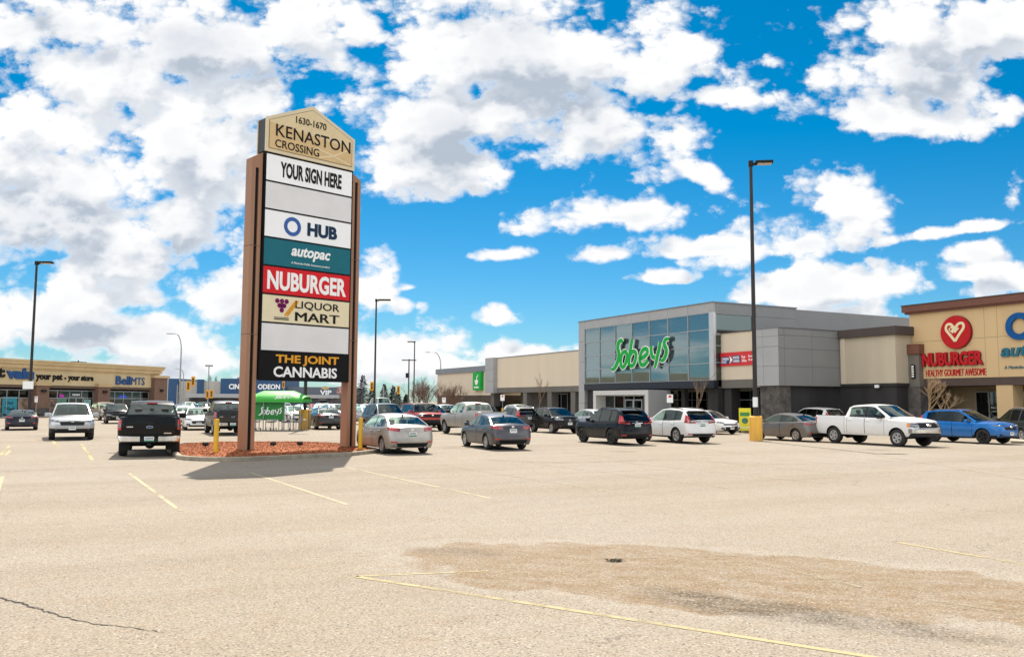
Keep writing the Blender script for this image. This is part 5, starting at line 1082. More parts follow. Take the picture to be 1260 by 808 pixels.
for a, b_ in ((-5.2, -3.6), (3.9, 5.55), (12.4, 14.2)):
    w = MB(); w.box(a, b_, -.42, .9, .98, 3.45); S.part('pillar', w, BRICKB); w = MB(); w.box(a - .06, b_ + .06, -.48, .9, 0, 1.0); S.part('pillar_base', w, STONE); w = MB(); w.box(a - .1, b_ + .12, -.55, .5, 3.45, 3.7); w.box(a - .16, b_ + .18, -.6, .5, 3.7, 3.84); S.part('pillar_cap', w, CORN)
    w = MB(); w.bbox((a + b_) / 2 - .3, (a + b_) / 2 + .3, -.66, -.42, 2.75, 3.0, .04); S.part('wall_light', w, DARK)
w = MB(); w.box(21.3, 23.6, -.6, 6, .98, 4.75); S.part('corner_pillar', w, BRICKB); w = MB(); w.box(21.25, 23.7, -.68, 6, 0, 1.0); S.part('pillar_base', w, STONE); w = MB(); w.box(21.15, 23.8, -.75, 6.1, 4.75, 5.06); S.part('pillar_cap', w, CORN); w = MB(); w.bbox(22.2, 22.7, -.82, -.6, 3.0, 3.3, .04); S.part('wall_light', w, DARK)
DOGB = mat('poster_teal', (.02, .26, .34), .5, var=.1); PINK = mat('neon_pink_sign', (.55, .03, .45), .4, var=0); BLUEN = mat('neon_blue_sign', (.02, .10, .65), .4, var=0)
def pic(c): return mat('poster_%s' % c[0], c[1], .6, var=.9, scale=1.8)
PA = pic(('portrait', (.30, .20, .13))); PB = pic(('pale', (.42, .40, .36))); PC = pic(('dog', (.20, .13, .09)))
shopfront(S, -12, -5.3, .35, 2.95, 4, seed=51); shopfront(S, -3.5, 3.85, .35, 2.95, 5, seed=52, posters=[(.44, 2.2, .15, 2.2, DOGB), (2.4, 3.7, .5, 2.1, PC), (-.9, .3, .3, 2.1, PA), (-2.9, -1.2, .3, 2.1, PB)], rows=(0, .70, 1))
shopfront(S, 5.6, 12.35, .35, 2.95, 4, seed=53, posters=[(5.75, 7.2, .4, 2.0, PC), (7.4, 8.6, .9, 2.1, mat('poster_green', (.10, .22, .16), .5)), (7.6, 8.2, 2.2, 2.5, PINK), (11.1, 12.1, .9, 1.95, mat('poster_aqua', (.25, .42, .40), .5, var=.5))], door=[(8.85, 9.85), (9.9, 10.85)], rows=(0, .70, 1))
shopfront(S, 14.25, 21.25, .35, 2.95, 5, seed=54, posters=[(16.4, 17.6, 2.15, 2.5, BLUEN)], rows=(0, .70, 1))
w = MB(); [w.box(9.35 + k * .22, 9.5 + k * .22, .28, .30, 2.4, 2.58) for k in range(5)]; S.part('door_number_strip', w, INKW)
S.text('Dog', .85, 1.75, 1.30, 1.75, .335, INKB, bold=.02, depth=.008); S.text('Wash', .72, 1.95, .75, 1.15, .335, INKB, bold=.02, depth=.008)
VALB = mat('valu_blue', (.006, .065, .22), .4, var=.05)
S.text('pet', -3.3, .26, 3.9, 5.2, -.005, INKB, depth=.12, bold=.05); S.text('valu', .38, 3.75, 4.08, 5.26, -.005, VALB, depth=.14, bold=.06)
S.text('your pet', 4.05, 7.55, 3.9, 4.78, -.005, INKB, depth=.06, bold=.045); mb = MB(); mb.prism(ring_arc(7.95, 4.32, .12, .12, 0, 360, 12)[:-1], -.065, -.005); S.part('lettering', mb, INKB); S.text('your store', 8.3, 11.95, 3.92, 4.72, -.005, INKB, depth=.06, bold=.045)
S.text('Bell', 15.35, 17.75, 3.78, 4.82, -.005, VALB, depth=.12, bold=.025); S.text('MTS', 17.9, 20.1, 3.8, 4.72, -.005, VALB, depth=.08, bold=.0)
slabp = [LP0 + LU * a + LV * b_ for a, b_ in ((-16, -2.0), (25, -2.0), (25, 4), (-16, 4))]; slab('shop_pavement', [tuple(p) for p in slabp], .12)
w = MB(); w.box(17.3, 17.4, 8, 8.1, 5.9, 6.9); w.box(16.2, 18.6, 7.98, 8.02, 6.65, 6.72)
for k in range(4): w.box(16.4 + k * .6, 16.45 + k * .6, 7.6, 8.4, 6.68, 6.72)
S.part('roof_antenna', w, DARK)
# ------------------------------------------------------------------ cinema across the road
CY_ = 330.0
T = thing('cinema', 'distant cinema with navy panels lettered in white, beyond the parking lot', 'cinema', (-100, CY_, 0))
CINB = mat('cinema_navy', (.012, .060, .15), .5, var=.05); CINW = stucco('cinema_pale_wall', (.40, .37, .33)); CING = mat('cinema_grey_wall', (.095, .11, .135), .7, var=.08); CINL = mat('cinema_concrete', (.36, .36, .36), .7, var=.1)
def cpart(nm, bx, m, y0=0, y1=30, lab=None):
    mb = MB()
    for (a, b_, c, d) in bx: mb.box(a + 100, b_ + 100, y0, y1, c, d)
    return part(nm, mb, m, T, label=lab)
cpart('wall', [(-128.4, -112.3, 0, 9.2)], CINW, .5); cpart('wall', [(-86.9, -62, 0, 7.2)], CING, .5)
cpart('navy_panel', [(-132.6, -128.8, 0, 10.2)], CINB); cpart('navy_panel', [(-121.3, -119.0, 3.9, 9.9)], CINB, -.3, 1)
sgp = cpart('navy_sign_panel', [(-112.2, -86.9, 3.8, 10.3)], CINB, -.5, 20)
cpart('entrance_canopy', [(-124, -86.5, 2.9, 4.4)], CINL, -4, 1); cpart('entrance_wall', [(-124, -86.5, 0, 2.8)], mat('cinema_entrance_dark', (.09, .085, .08), .7, var=.5, scale=.3), -.8, 1); cpart('side_canopy', [(-86.4, -66, 2.9, 4.2)], CINL, -3, 1)
cpart('rooftop_unit', [(-108, -104.5, 10.3, 11)], CINL, 6, 9)
lettering(T, 'CINEPLEX ODEON', 100 - 108.9, 100 - 89.2, 6.2, 8.2, -.52, INKW, bold=.03, depth=.2); lettering(T, 'VIP', 100 - 74.0, 100 - 69.6, 4.2, 6.0, .48, INKW, bold=.03, depth=.2)
part('film_poster', MB().box(100 - 67.5, 100 - 62.2, .2, .45, 4.6, 7.4), pic(('film', (.40, .22, .20))), T); part('crest_emblem', MB().prism([(100 - 72 + 1.6 * math.cos(a), 6.9 + .6 * math.sin(a)) for a in np.linspace(0, 6.28, 14)[:-1]], .2, .48), mat('crest_gold', (.45, .33, .16), .5), T)
tag(None or T, None)
T = thing('banner_panel', 'tall bright blue banner panel with white lettering beside the brick corner pillar', 'banner', (-131.2, 300, 0))
part('panel', MB().box(-3.6, 2.6, 0, .5, 0, 10.8), mat('banner_blue', (.01, .07, .40), .5, var=.05), T); part('picture', MB().box(-3.2, 2.2, -.02, 0, 2.2, 7.6), pic(('movie', (.18, .22, .42))), T); lettering(T, 'IMAX', -2.9, 2.0, 8.3, 9.6, -.01, INKW, bold=.03, depth=.05) if 0 else part('white_band', MB().box(-2.9, 2.0, -.03, 0, 8.5, 9.4), INKW, T)
part('white_edge', MB().box(2.6, 3.8, 0, .5, 0, 10.3), WHITE, T)
# ------------------------------------------------------------------ lamp posts, street lights, signals
def lot_lamp(x, y, h, az, label, base_h=1.15, base_r=.42, arm=1.15):
    T = thing('lamp_post', label, 'lamp post', (x, y, 0), az, 'dark parking lot lamp posts')
    mb = MB(); mb.tube([(0, 0, base_h), (0, 0, h)], [.12, .085], 12); mb.box(-.2, .2, -.2, .2, base_h, base_h + .03); part('pole', mb, POLEBROWN, T, 40)
    if base_h > .3: mb = MB(); mb.lathe([(.001, 0), (base_r, 0), (base_r, base_h - .04), (base_r - .04, base_h), (.001, base_h)], 22); part('concrete_base', mb, YELLOWC, T, 40)
    mb = MB(); mb.box(0, .3, -.06, .06, h - .22, h - .10); mb.bbox(.22, arm, -.24, .24, h - .16, h + .0, .05); mb.box(-.12, .12, -.1, .1, h - .28, h + .02); hd = part('lamp_head', mb, DARK, T, 40)
    mb = MB(); mb.box(.34, arm - .08, -.19, .19, h - .185, h - .161); part('lens', mb, mat('lamp_lens_amber', (.62, .50, .33), .4), hd)
    return T
T = lot_lamp(12.75, 44.81, 14.85, R(-8), 'tallest dark lamp post, on a yellow concrete base beside the yellow board sign', 1.28, .34)
mb = MB(); mb.lathe([(.130, 1.75), (.132, 1.76), (.132, 2.25), (.13, 2.26)], 12); part('notice', mb, WHITE, T); 
lot_lamp(-37.6, 66.8, 12.8, R(0), 'dark lamp post before the pet shop, with a white notice and yellow base', .75, .40, 1.25)
part('notice', MB().box(-.50, .32, -.16, -.12, 2.75, 3.35), WHITE, bpy.data.objects['lamp_post.001'])
lot_lamp(-15.2, 94.9, 13.3, R(0), 'dark lamp post rising behind the dark blue vehicle, right of the pylon', .0 + .2, .4, 1.6)
lot_lamp(-14.2, 58.9, 11.6, R(0), 'lamp post with orange base behind the pylon, beside the dark grey sedan', 1.35, .42)
T = lot_lamp(-16.2, 141.8, 11.9, R(180), 'thin lamp post between the utility pole and the bare shrubs', .2, .3, 1.2)
def street_light(x, y, h, reach, az, label):
    T = thing('street_light', label, 'street light', (x, y, 0), az, 'curved steel street lights'); mb = MB()
    pts = [(0, 0, 0), (0, 0, h * .55), (0, 0, h * .78)] + [(-reach * (1 - math.cos(a)) * .62, 0, h * .78 + h * .22 * math.sin(a)) for a in np.linspace(.15, 1.5, 9)] + [(-reach, 0, h)]
    mb.tube(pts, [.14, .12, .11] + [.09] * 9 + [.07], 10); part('pole', mb, GALV, T, 40); mb = MB(); mb.bbox(-reach - .9, -reach + .1, -.18, .18, h - .12, h + .10, .05); part('lamp_head', mb, mat('cobra_head', (.5, .5, .5), .5), T, 40)
street_light(-58.2, 150, 13.6, 1.8, 0, 'curved grey street light between the tan shop strip and the pylon')
street_light(-15.0, 180, 12.3, 2.4, 0, 'curved grey street light rising behind the low beige shop unit')
T = street_light(-84.5, 220, 9.9, 1.4, 0, 'small curved street light under the pylon beside the cinema wall')
SIGY = mat('signal_yellow', (.65, .30, .008), .5, var=.05)
def signal_head(T, x, y, z, az=0, face=True, s=1.0):
    Mx = Matrix.Translation((x, y, z)) @ Matrix.Rotation(az, 4, 'Z'); mb = MB(); mb.bbox(-.32 * s, .32 * s, -.02, .05, -.85 * s, .85 * s, .02, M=Mx); mb.bbox(-.19 * s, .19 * s, .0, .30, -.6 * s, .6 * s, .03, M=Mx); o = part('signal_head', mb, SIGY, T)
    if face:
        m2 = MB()
        for k in (-1, 0, 1): m2.lathe([(.001, 0), (.13 * s, 0), (.14 * s, -.12)], 12, 'y', (0, -.02, k * .38 * s))
        m2.v = [tuple(Mx @ Vector(p)) for p in m2.v]; part('lens', m2, DARK, o)
def signal_mast(x, y, h, arm, label, heads, flat=None):
    T = thing('traffic_signal', label, 'traffic signal', (x, y, 0), 0, 'traffic signals on the road beyond the lot'); mb = MB()
    mb.tube([(0, 0, 0), (0, 0, h)], [.13, .10], 8)
    if arm: mb.tube([(0, 0, h * .62), (arm * .35, 0, h * .93), (arm * .7, 0, h * 1.0), (arm, 0, h * 1.02)], .06, 6)
    part('pole', mb, GALV, T, 40)
    if flat: part('lamp_head', MB().bbox(-.7, .7, -.3, .3, h - .1, h + .25, .05), GALV, T)
    for hx, hz in heads: signal_head(T, hx, -.35, hz)
signal_mast(-58.2, 149, 4.6, 3.2, 'yellow signal on a curved arm left of the cinema wall', [(2.0, 4.4), (2.8, 5.2)])
signal_mast(-60.3, 170, 8.7, 0, 'pole-mounted signal with a flat lamp on top before the cinema', [(0, 3.1), (.8, 3.2)], True)
signal_mast(-47.0, 155, 3.2, 0, 'low yellow signal half hidden by the pylon pillar', [(0, 2.5)])
signal_mast(-31.0, 160, 4.8, 4.8, 'yellow signal on a long arm right of the pylon, before the spruces', [(4.9, 4.7)])
signal_mast(-27.0, 180, 5.0, 3.0, 'yellow signal between the spruces and the utility pole', [(3.2, 4.3)])
signal_mast(-58.6, 220, 6.6, 0, 'yellow signal hanging under the pylon beside the letters of the cinema', [(0, 6.0)])
T = thing('utility_pole', 'wooden utility pole with a crossarm and dark transformer', 'utility pole', (-24.1, 200, 0))
part('pole', MB().tube([(0, 0, 0), (0, 0, 11.8)], [.2, .14], 8), mat('weathered_wood', (.10, .085, .075), .9), T, 40); part('crossarm', MB().box(-1.7, 1.7, -.08, .08, 11.4, 11.65), mat('weathered_wood', (.1, .1, .1)), T); part('transformer', MB().lathe([(.001, 7.4), (.35, 7.4), (.35, 8.5), (.001, 8.6)], 12, org=(-.4, 0, 0)), DARK, T, 40)
T = thing('cell_mast', 'thin distant mast with small antennas on top', 'mast', (-57.5, 300, 0)); part('pole', MB().tube([(0, 0, 0), (0, 0, 17.6)], [.25, .1], 6), GALV, T); part('antenna', MB().box(-.9, .9, -.2, .2, 11.3, 12.8), GALV, T)
# ------------------------------------------------------------------ trees
BARK = mat('bare_bark', (.22, .155, .10), .9, var=.25, scale=4); BARKD = mat('twig_brown', (.145, .085, .062), .9, var=.3, scale=3); BARKG = mat('grey_bark', (.15, .12, .10), .9, var=.3)
def bare_tree(name, label, x, y, h, spread, seed, m, levels=4, r0=.09, trunk=.35, nb=4, group=None, multi=1, up=.5):
    rr = random.Random(seed); T = thing(name, label, 'tree' if h > 2.6 else 'shrub', (x, y, 0), 0, group); tk, cr = MB(), MB()
    def grow(p, d, l, r, lev, mb):
        n = 3; pts = [p]; q = p.copy(); dd = d.copy()
        for i in range(n): dd = (dd + Vector((rr.uniform(-1, 1), rr.uniform(-1, 1), rr.uniform(-.3, .8))) * .16).normalized(); q = q + dd * l / n; pts.append(q.copy())
        mb.tube(pts, [r * (1 - .45 * i / n) for i in range(n + 1)], 5 if lev > 1 else 3, caps=False)
        if lev == 0: return
        for b in range(nb if lev > 1 else nb + 1):
            t = rr.uniform(.45, 1.0) if b else 1.0; i = min(n - 1, int(t * n)); s = pts[i].lerp(pts[i + 1], t * n - i)
            nd = (dd + Vector((rr.uniform(-1, 1) * spread, rr.uniform(-1, 1) * spread, rr.uniform(-.1, up)))).normalized(); grow(s, nd, l * rr.uniform(.55, .8), r * .56, lev - 1, cr)
    for k in range(multi):
        d = Vector((rr.uniform(-.5, .5) * (multi > 1), rr.uniform(-.5, .5) * (multi > 1), 1)).normalized(); grow(Vector((rr.uniform(-.2, .2) * (multi > 1), rr.uniform(-.2, .2) * (multi > 1), 0)), d, h * trunk, r0, levels, tk)
    part('trunk', tk, m, T, 60, fixn=False); part('crown', cr, m, T, 60, fixn=False); return T
wx, wy = world(13.9, 5.0); bare_tree('ornamental_tree', 'small bare ornamental tree standing before the burger restaurant', wx, wy, 4.4, 1.0, 12, mat('sunlit_bark', (.34, .235, .135), .9, var=.2), 4, .11, .36, 4, None, 1, .7)
wx, wy = world(-1.0, -1.2); bare_tree('young_tree', 'slim bare young tree beside the entrance of the glass store', wx, wy, 4.6, .45, 3, BARK, 3, .045, .42, 4, 'slim bare young trees')
wx, wy = world(-24.6, -1.0); bare_tree('young_tree', 'slim bare young tree before the colonnade of the beige wing', wx, wy, 4.8, .4, 5, BARK, 3, .045, .45, 4, 'slim bare young trees')
for k, (u, v_, h, lab) in enumerate([(-55.5, -1.5, 6.2, 'leftmost and tallest bare shrub at the corner of the low beige unit'), (-51.5, -1.8, 5.2, 'bare brown shrub second from the left, in front of the low beige unit'), (-47.0, -1.5, 4.9, 'bare brown shrub before the low beige unit, left of the green sign'), (-42.8, -1.6, 4.6, 'bare brown shrub right under the small green sign')]):
    wx, wy = world(u, v_); bare_tree('bare_shrub', lab, wx, wy, h, .9, 40 + k, BARKD, 4, .075, .34, 4, 'bare brown shrubs along the low shop unit', 3, .6)
NEED = mat('spruce_needles', (.020, .035, .024), .9, var=.5, scale=1.2)
def spruce(x, y, h, w, seed, label):
    rr = random.Random(seed); T = thing('spruce_tree', label, 'tree', (x, y, 0), 0, 'dark spruces beyond the lot'); part('trunk', MB().tube([(0, 0, 0), (0, 0, h * .96)], [.16, .02], 6), BARKG, T); mb = MB(); z = h * .08
    while z < h:
        f = (h - z) / h; rad = w * f ** .85 * rr.uniform(.75, 1.15) + .05; n = int(7 + 9 * f)
        for k in range(n):
            a = rr.uniform(0, 6.28); l = rad * rr.uniform(.6, 1.1)
            for q in range(5):
                t = (q + 1) / 5; px_, py_, pz = math.cos(a) * l * t, math.sin(a) * l * t, z - .28 * l * t * t + rr.uniform(-.1, .1); s = .16 + .24 * (1 - t * .5); a2 = a + rr.uniform(-.9, .9)
                mb.add([(px_, py_, pz), (px_ + math.cos(a2) * s, py_ + math.sin(a2) * s, pz - .10), (px_ + math.cos(a2 + .8) * s * .8, py_ + math.sin(a2 + .8) * s * .8, pz + .09)], [(0, 1, 2)])
        z += h * .028 * (1 + .5 * f)
    part('crown', mb, NEED, T, fixn=False)
for k, (px_, pt, Y, w, lab) in enumerate([(447, 461, 200, 2.2, 'tallest dark spruce, just right of the pylon'), (458, 474, 205, 1.5, 'dark spruce half hidden by the dark lamp post'), (473, 472, 215, 1.9, 'dark spruce between the lamp post and the yellow signal'), (484, 474, 215, 2.0, 'dark spruce left of the yellow signal'), (489.5, 481, 218, 1.7, 'short dark spruce touching the yellow signal'), (500, 485, 225, 1.6, 'small dark spruce by the foot of the utility pole'), (258, 461, 400, 3.2, 'far spruce over the pale cinema wall, left one'), (266, 463, 410, 3.2, 'far spruce over the pale cinema wall beside the navy panel')]):
    x, y, z = atY(px_, pt, Y); spruce(x, y, z, w * 1.25, 70 + k, lab)
def treeline():
    rr = random.Random(9); mb = MB()
    for _ in range(5200):
        a = rr.random(); x = -70 + a * 130; y = 300 + rr.uniform(-30, 40); hh = 4.0 + 2.5 * math.sin(x * .23) + 2.0 * math.sin(x * .61 + 1) + 1.5 * math.sin(x * 1.7); z = rr.random() ** .8 * max(2.2, hh); s = rr.uniform(.25, .9); an = rr.uniform(0, 6.28); tl = rr.uniform(.3, 1.3)
        mb.add([(x, y, z), (x + math.cos(an) * s * .3, y, z + tl * .2), (x + math.cos(an) * s, y + rr.uniform(-.4, .4), z + tl)], [(0, 1, 2)])
    return tag(mb.build('treeline', mat('treeline_brown', (.125, .088, .065), .95, var=.5, scale=.15), fixn=False), 'low brown line of leafless trees far beyond the lot', kind='stuff')
treeline()
# roadside strip of dormant grass beyond the lot
verge = MB(); verge.prism([(-220, 138), (40, 138), (40, 146), (-220, 146)], -.05, .15, axis='z'); tag(verge.build('verge', mat('dormant_grass', (.16, .13, .07), .95, var=.3, scale=.8)), kind='structure')
# ------------------------------------------------------------------ cart corral
GREENF = mat('canopy_green', (.035, .36, .035), .6, var=.08, scale=1.5); GREENP = mat('panel_green', (.015, .19, .030), .55, var=.06)
T = thing('cart_shelter', 'green canopied cart shelter with white script lettering, seen under the pylon sign', 'cart shelter', (-15.6, 57.2, 0), R(2))
cb = MB(); sec = [(-1.45, 2.02), (-1.35, 2.22), (-1.05, 2.44), (-.6, 2.56), (0, 2.60), (.6, 2.56), (1.05, 2.44), (1.35, 2.22), (1.45, 2.02)]
x0, x1 = -1.7, 1.95; n = len(sec); vs = []
for x, k in ((x0, .35), (x0 + .8, 1), (x1 - .9, 1), (x1, .35)): vs += [(x, y * (1 if k == 1 else 1.0), 2.02 + (z - 2.02) * k) for y, z in sec]
cb.add(vs, [(r * n + i, r * n + i + 1, (r + 1) * n + i + 1, (r + 1) * n + i) for r in range(3) for i in range(n - 1)])
cb.box(x0, x1, -1.47, -1.44, 1.84, 2.04); cb.box(x0, x1, 1.44, 1.47, 1.84, 2.04); cb.box(x0 - .02, x0 + .01, -1.45, 1.45, 1.84, 2.05); cb.box(x1 - .01, x1 + .02, -1.45, 1.45, 1.84, 2.05)
part('canopy', cb, GREENF, T, 50)
for x in (x0 + .15, -.6, .75, x1 - .15):
    for y in (-1.35, 1.35): part('post', MB().tube([(x, y, 0), (x, y, 2.05)], .03, 8), GALV, T, 40)
pp = part('back_panel', MB().box(-1.6, .72, -1.26, -1.22, .68, 1.82), GREENP, T)
class _S:  # script lettering on the shelter
    def __init__(s, T): s.T = T
    def part(s, nm, mb, m, parent=None, **k): return mb.build(nm, m, parent or s.T, **k)
script_sign(_S(T), -.95, .60, .98, 1.55, -1.262, .012, INKW, parent=pp, wmul=.9); script_sign(_S(T), .1, 1.25, 2.06, 2.38, -1.47, .012, INKW, wmul=1.0)
for x in (-1.5, -1.0, -.35, .0, .75, 1.1, 1.8): part('rail', MB().tube([(x, -1.7, 0), (x, -1.7, .62), (x + .08, -1.7, .72), (x + .42, -1.7, .72), (x + .5, -1.7, .62), (x + .5, -1.7, 0)], .025, 7), GALV, T, 40)
def cart(x, y, az, label):
    T = thing('shopping_cart', label, 'shopping cart', (x, y, 0.005), az, 'shopping carts in the shelter'); mb = MB()
    def wire(a, b_): mb.tube([a, b_], .008, 4, caps=False)
    for k in range(9):
        t = k / 8; xx = -.42 + .84 * t; w = .26 - .05 * t; zb = .50 + .06 * t
        wire((xx, -w, zb), (xx, -w - .03, .95)); wire((xx, w, zb), (xx, w + .03, .95)); wire((xx, -w, zb), (xx, w, zb))
    for z in (.55, .68, .82, .95): wire((-.42, -.28, z), (.42, -.23, z)); wire((-.42, .28, z), (.42, .23, z)); wire((.42, -.22, z), (.42, .22, z)); wire((-.42, -.27, z), (-.42, .27, z))
    part('basket', mb, GALV, T); fr = MB()
    for s in (-1, 1): fr.tube([(-.5, s * .26, 1.0), (-.42, s * .26, .5), (-.38, s * .25, .16), (.40, s * .20, .14)], .014, 6)
    part('frame', fr, GALV, T); part('push_handle', MB().tube([(-.52, -.27, 1.0), (-.52, .27, 1.0)], .02, 8), mat('cart_green', (.02, .2, .05), .5), T)
    for xx, yy in ((-.36, .25), (-.36, -.25), (.38, .2), (.38, -.2)): part('caster', MB().lathe([(.001, -.015), (.065, -.015), (.065, .015), (.001, .015)], 12, 'y', (xx, yy, .065)), DARK, T)
for k, (x, y, lab) in enumerate([(-16.9, 56.6, 'wire shopping cart at the pylon-pillar end of the shelter'), (-15.9, 56.9, 'wire shopping cart below the middle of the green panel'), (-14.9, 56.8, 'wire shopping cart standing right of the green panel'), (-14.3, 57.4, 'wire shopping cart closest to the orange lamp base')]): cart(x, y, R(80 + 9 * k), lab)
# ------------------------------------------------------------------ small signs
T = thing('board_sign', 'yellow folding board sign standing by the lamp post', 'board sign', (15.35, 56.4, .0), R(-25)); mb = MB()
part('board', MB().box(-.38, .38, -.05, .05, .15, 1.62), mat('board_yellow', (.70, .60, .02), .5, var=.05), T); part('legs', MB().box(-.36, -.30, -.12, .12, 0, .15).box(.30, .36, -.12, .12, 0, .15), DARK, T)
part('picture', MB().prism([(.20 * math.cos(a), .80 + .20 * math.sin(a)) for a in np.linspace(0, 6.28, 18)[:-1]], -.062, -.05), mat('board_picture', (.05, .16, .10), .5, var=.5, scale=5), T); part('green_band', MB().box(-.30, .30, -.06, -.049, 1.10, 1.34), mat('board_green', (.04, .22, .05), .5), T); part('pale_strip', MB().box(-.30, .30, -.06, -.049, .28, .42), mat('board_pale', (.70, .68, .30), .5), T)
def post_sign(x, y, label, bh=1.1, top=2.1, red=False, boll=True):
    T = thing('post_sign', label, 'sign', (x, y, 0), R(-25), 'small white parking signs on posts')
    part('post', MB().tube([(0, 0, 0), (0, 0, top)], .03, 8), GALV, T); 
    if boll: part('bollard', MB().lathe([(.001, 0), (.1, 0), (.1, bh), (.001, bh + .02)], 14), YELLOW, T, 40)
    part('plate', MB().box(-.23, .23, -.045, -.032, top - .55, top + .05), WHITE, T)
    part('symbol', MB().box(-.10, .10, -.05, -.0445, top - .18, top - .02), mat('sign_red_symbol', (.5, .03, .03), .5, var=0) if red else mat('sign_grey_symbol', (.35, .35, .33), .5, var=0), T)
x, y, z = atY(546.5, 492, 96); post_sign(x, y, 'small white sign on a yellow post before the bare shrubs', 1.3, 2.35)
x, y, z = atY(618.5, 492, 86); post_sign(x, y, 'small white and red sign on a yellow post behind the dark brown wagon', 1.3, 2.6, True)
x, y, z = atY(824.5, 492, 62.5); post_sign(x, y, 'small white sign before the pale store entrance', 0, 2.5, True, False)
x, y, z = atY(44.5, 500, 86); post_sign(x, y, 'small white sign at the brick pillar of the pet shop', .6, 2.2)
T = thing('debris', 'small dark clump of dry leaves on the dusty asphalt hollow', 'debris', (*G(757, 690), .0)); rr = random.Random(2); mb = MB()
for _ in range(60): a = rr.uniform(0, 6.28); px_, py_ = rr.gauss(0, .04), rr.gauss(0, .03); s = rr.uniform(.03, .055); mb.add([(px_, py_, .004 + rr.random() * .02), (px_ + s * math.cos(a), py_ + s * math.sin(a), .01 + rr.random() * .02), (px_ - s * math.sin(a), py_ + s * math.cos(a), .006 + rr.random() * .03)], [(0, 1, 2)])
part('leaves', mb, mat('dead_leaf', (.04, .04, .02), .9), T, fixn=False)
# ------------------------------------------------------------------ the parked vehicles
P_SILVER = paint('paint_silver_beige', (.42, .385, .34), .55, .32, .5); P_BLACK = paint('paint_black', (.005, .005, .006), 0, .25, .15, .22); P_GREY = paint('paint_graphite', (.075, .072, .082), .55, .3, .45); P_WHITE = paint('paint_white', (.74, .73, .71), 0, .3, .30)
P_TAUPE = paint('paint_taupe_grey', (.17, .155, .14), .5, .32, .4); P_BLUE = paint('paint_bright_blue', (.003, .150, .47), .3, .26, .25); P_RED = paint('paint_red', (.42, .022, .012), .2, .28, .5); P_DKBLUE = paint('paint_steel_blue', (.07, .085, .11), .5, .3, .4)
P_NAVY = paint('paint_navy', (.007, .012, .024), .1, .25, .25, .25); P_SLV = paint('paint_bright_silver', (.48, .49, .50), .55, .3, .4); P_DG = paint('paint_dark_grey', (.036, .037, .039), .4, .3, .4, .3); P_BROWN = paint('paint_brown_grey', (.085, .072, .062), .5, .35, .5); P_BEIGE = paint('paint_beige', (.40, .34, .27), .4, .35, .5); P_GSLV = paint('paint_dusty_silver', (.40, .37, .33), .45, .38, .6)
GDK = glass('tinted_rear_glass', (.22, .25, .25), .15, .9)
# nearest: black pickup, silver sedan, grey sedan
make_car('pickup_truck', 'black pickup truck seen from behind, with chrome rear bumper', 'pickup truck', (-13.45, 32.1), -21.5, PICKUP(W=2.02, detail=d_pickup_rear(), rtint=GDK, bedend=-.7), P_BLACK)
make_car('sedan', 'silver beige sedan with red tail lamps beside the yellow bollard', 'car', (-4.67, 33.73), -27.5, SEDAN(H=1.475, W=1.82, detail=d_car_rear('sedan', .74, True, (.80, .99), True)), P_SILVER)
make_car('sedan', 'graphite grey sedan seen from behind, in the open middle of the lot', 'car', (-.75, 36.78), -22, SEDAN(H=1.435, W=1.76, L=4.55, detail=d_car_rear('sedan', .78, False, (.80, .97), True)), P_GREY)
make_car('crossover', 'black crossover with black wheels parked before the glass store', 'car', (4.85, 41.38), -25, WAGON(detail=d_car_rear('suv', .90, True), rtint=GDK, tint=GDK, rails=1, rimm=BLACKRIM, handm=P_BLACK), P_BLACK)
make_car('crossover', 'white crossover seen from behind, right of the black crossover', 'car', (8.25, 43.28), -25, WAGON(detail=d_car_rear('suv', .90, True), rtint=GDK, tint=GDK, rails=1), P_WHITE)
make_car('sedan', 'taupe grey sedan between the yellow lamp base and the white pickup', 'car', (14.75, 45.69), -27, SEDAN(L=4.5, W=1.75, H=1.43, detail=d_car_rear('sedan', .78, False, (.80, .94), True)), P_TAUPE)
make_car('pickup_truck', 'white crew cab pickup truck facing right, with chrome front bumper', 'pickup truck', (17.66, 41.62), 153, PICKUP(H=1.95, detail=d_pickup_rear(badge=True), front=d_pickup_front(True)), P_WHITE)
make_car('crossover', 'bright blue crossover with black wheels facing right', 'car', (23.4, 44.14), 150.5, WAGON(L=4.65, H=1.68, detail=d_car_rear('suv', 0), front=d_car_front((.84, .93), (.70, .85), .50, .52, False, suv=True, slots=0), tint=GDK, rimm=BLACKRIM, rails=1), P_BLUE)
make_car('minivan', 'dark green grey minivan at the right edge before the tan columns', 'car', (28.0, 46.9), 2, WAGON(L=5.0, W=1.95, H=1.76, wb=3.0, R=.34, detail=d_car_rear('suv', .9, True), rtint=GDK, tint=GDK, rails=1, railm=ALLOY), paint('paint_green_grey', (.030, .036, .036), .4, .3, .35))
make_car('sedan', 'white sedan facing right, behind the white crossover', 'car', (12.55, 55.43), 152, SEDAN(L=4.92, W=1.85, wb=2.83, H=1.46, detail=d_car_rear(), front=d_car_front((.66, .78), (.30, .50), .52, .40, True, upper=(.58, .66))), P_WHITE)
make_car('crossover', 'white crossover, roof showing behind the taupe sedan', 'car', (20.3, 57.9), -27, WAGON(detail=d_car_rear('suv', .9), lod=0, tint=GDK), P_WHITE)
make_car('sedan', 'silver sedan half hidden behind the black crossover', 'car', (5.6, 60.5), -29, SEDAN(detail=d_car_rear()), P_SLV)
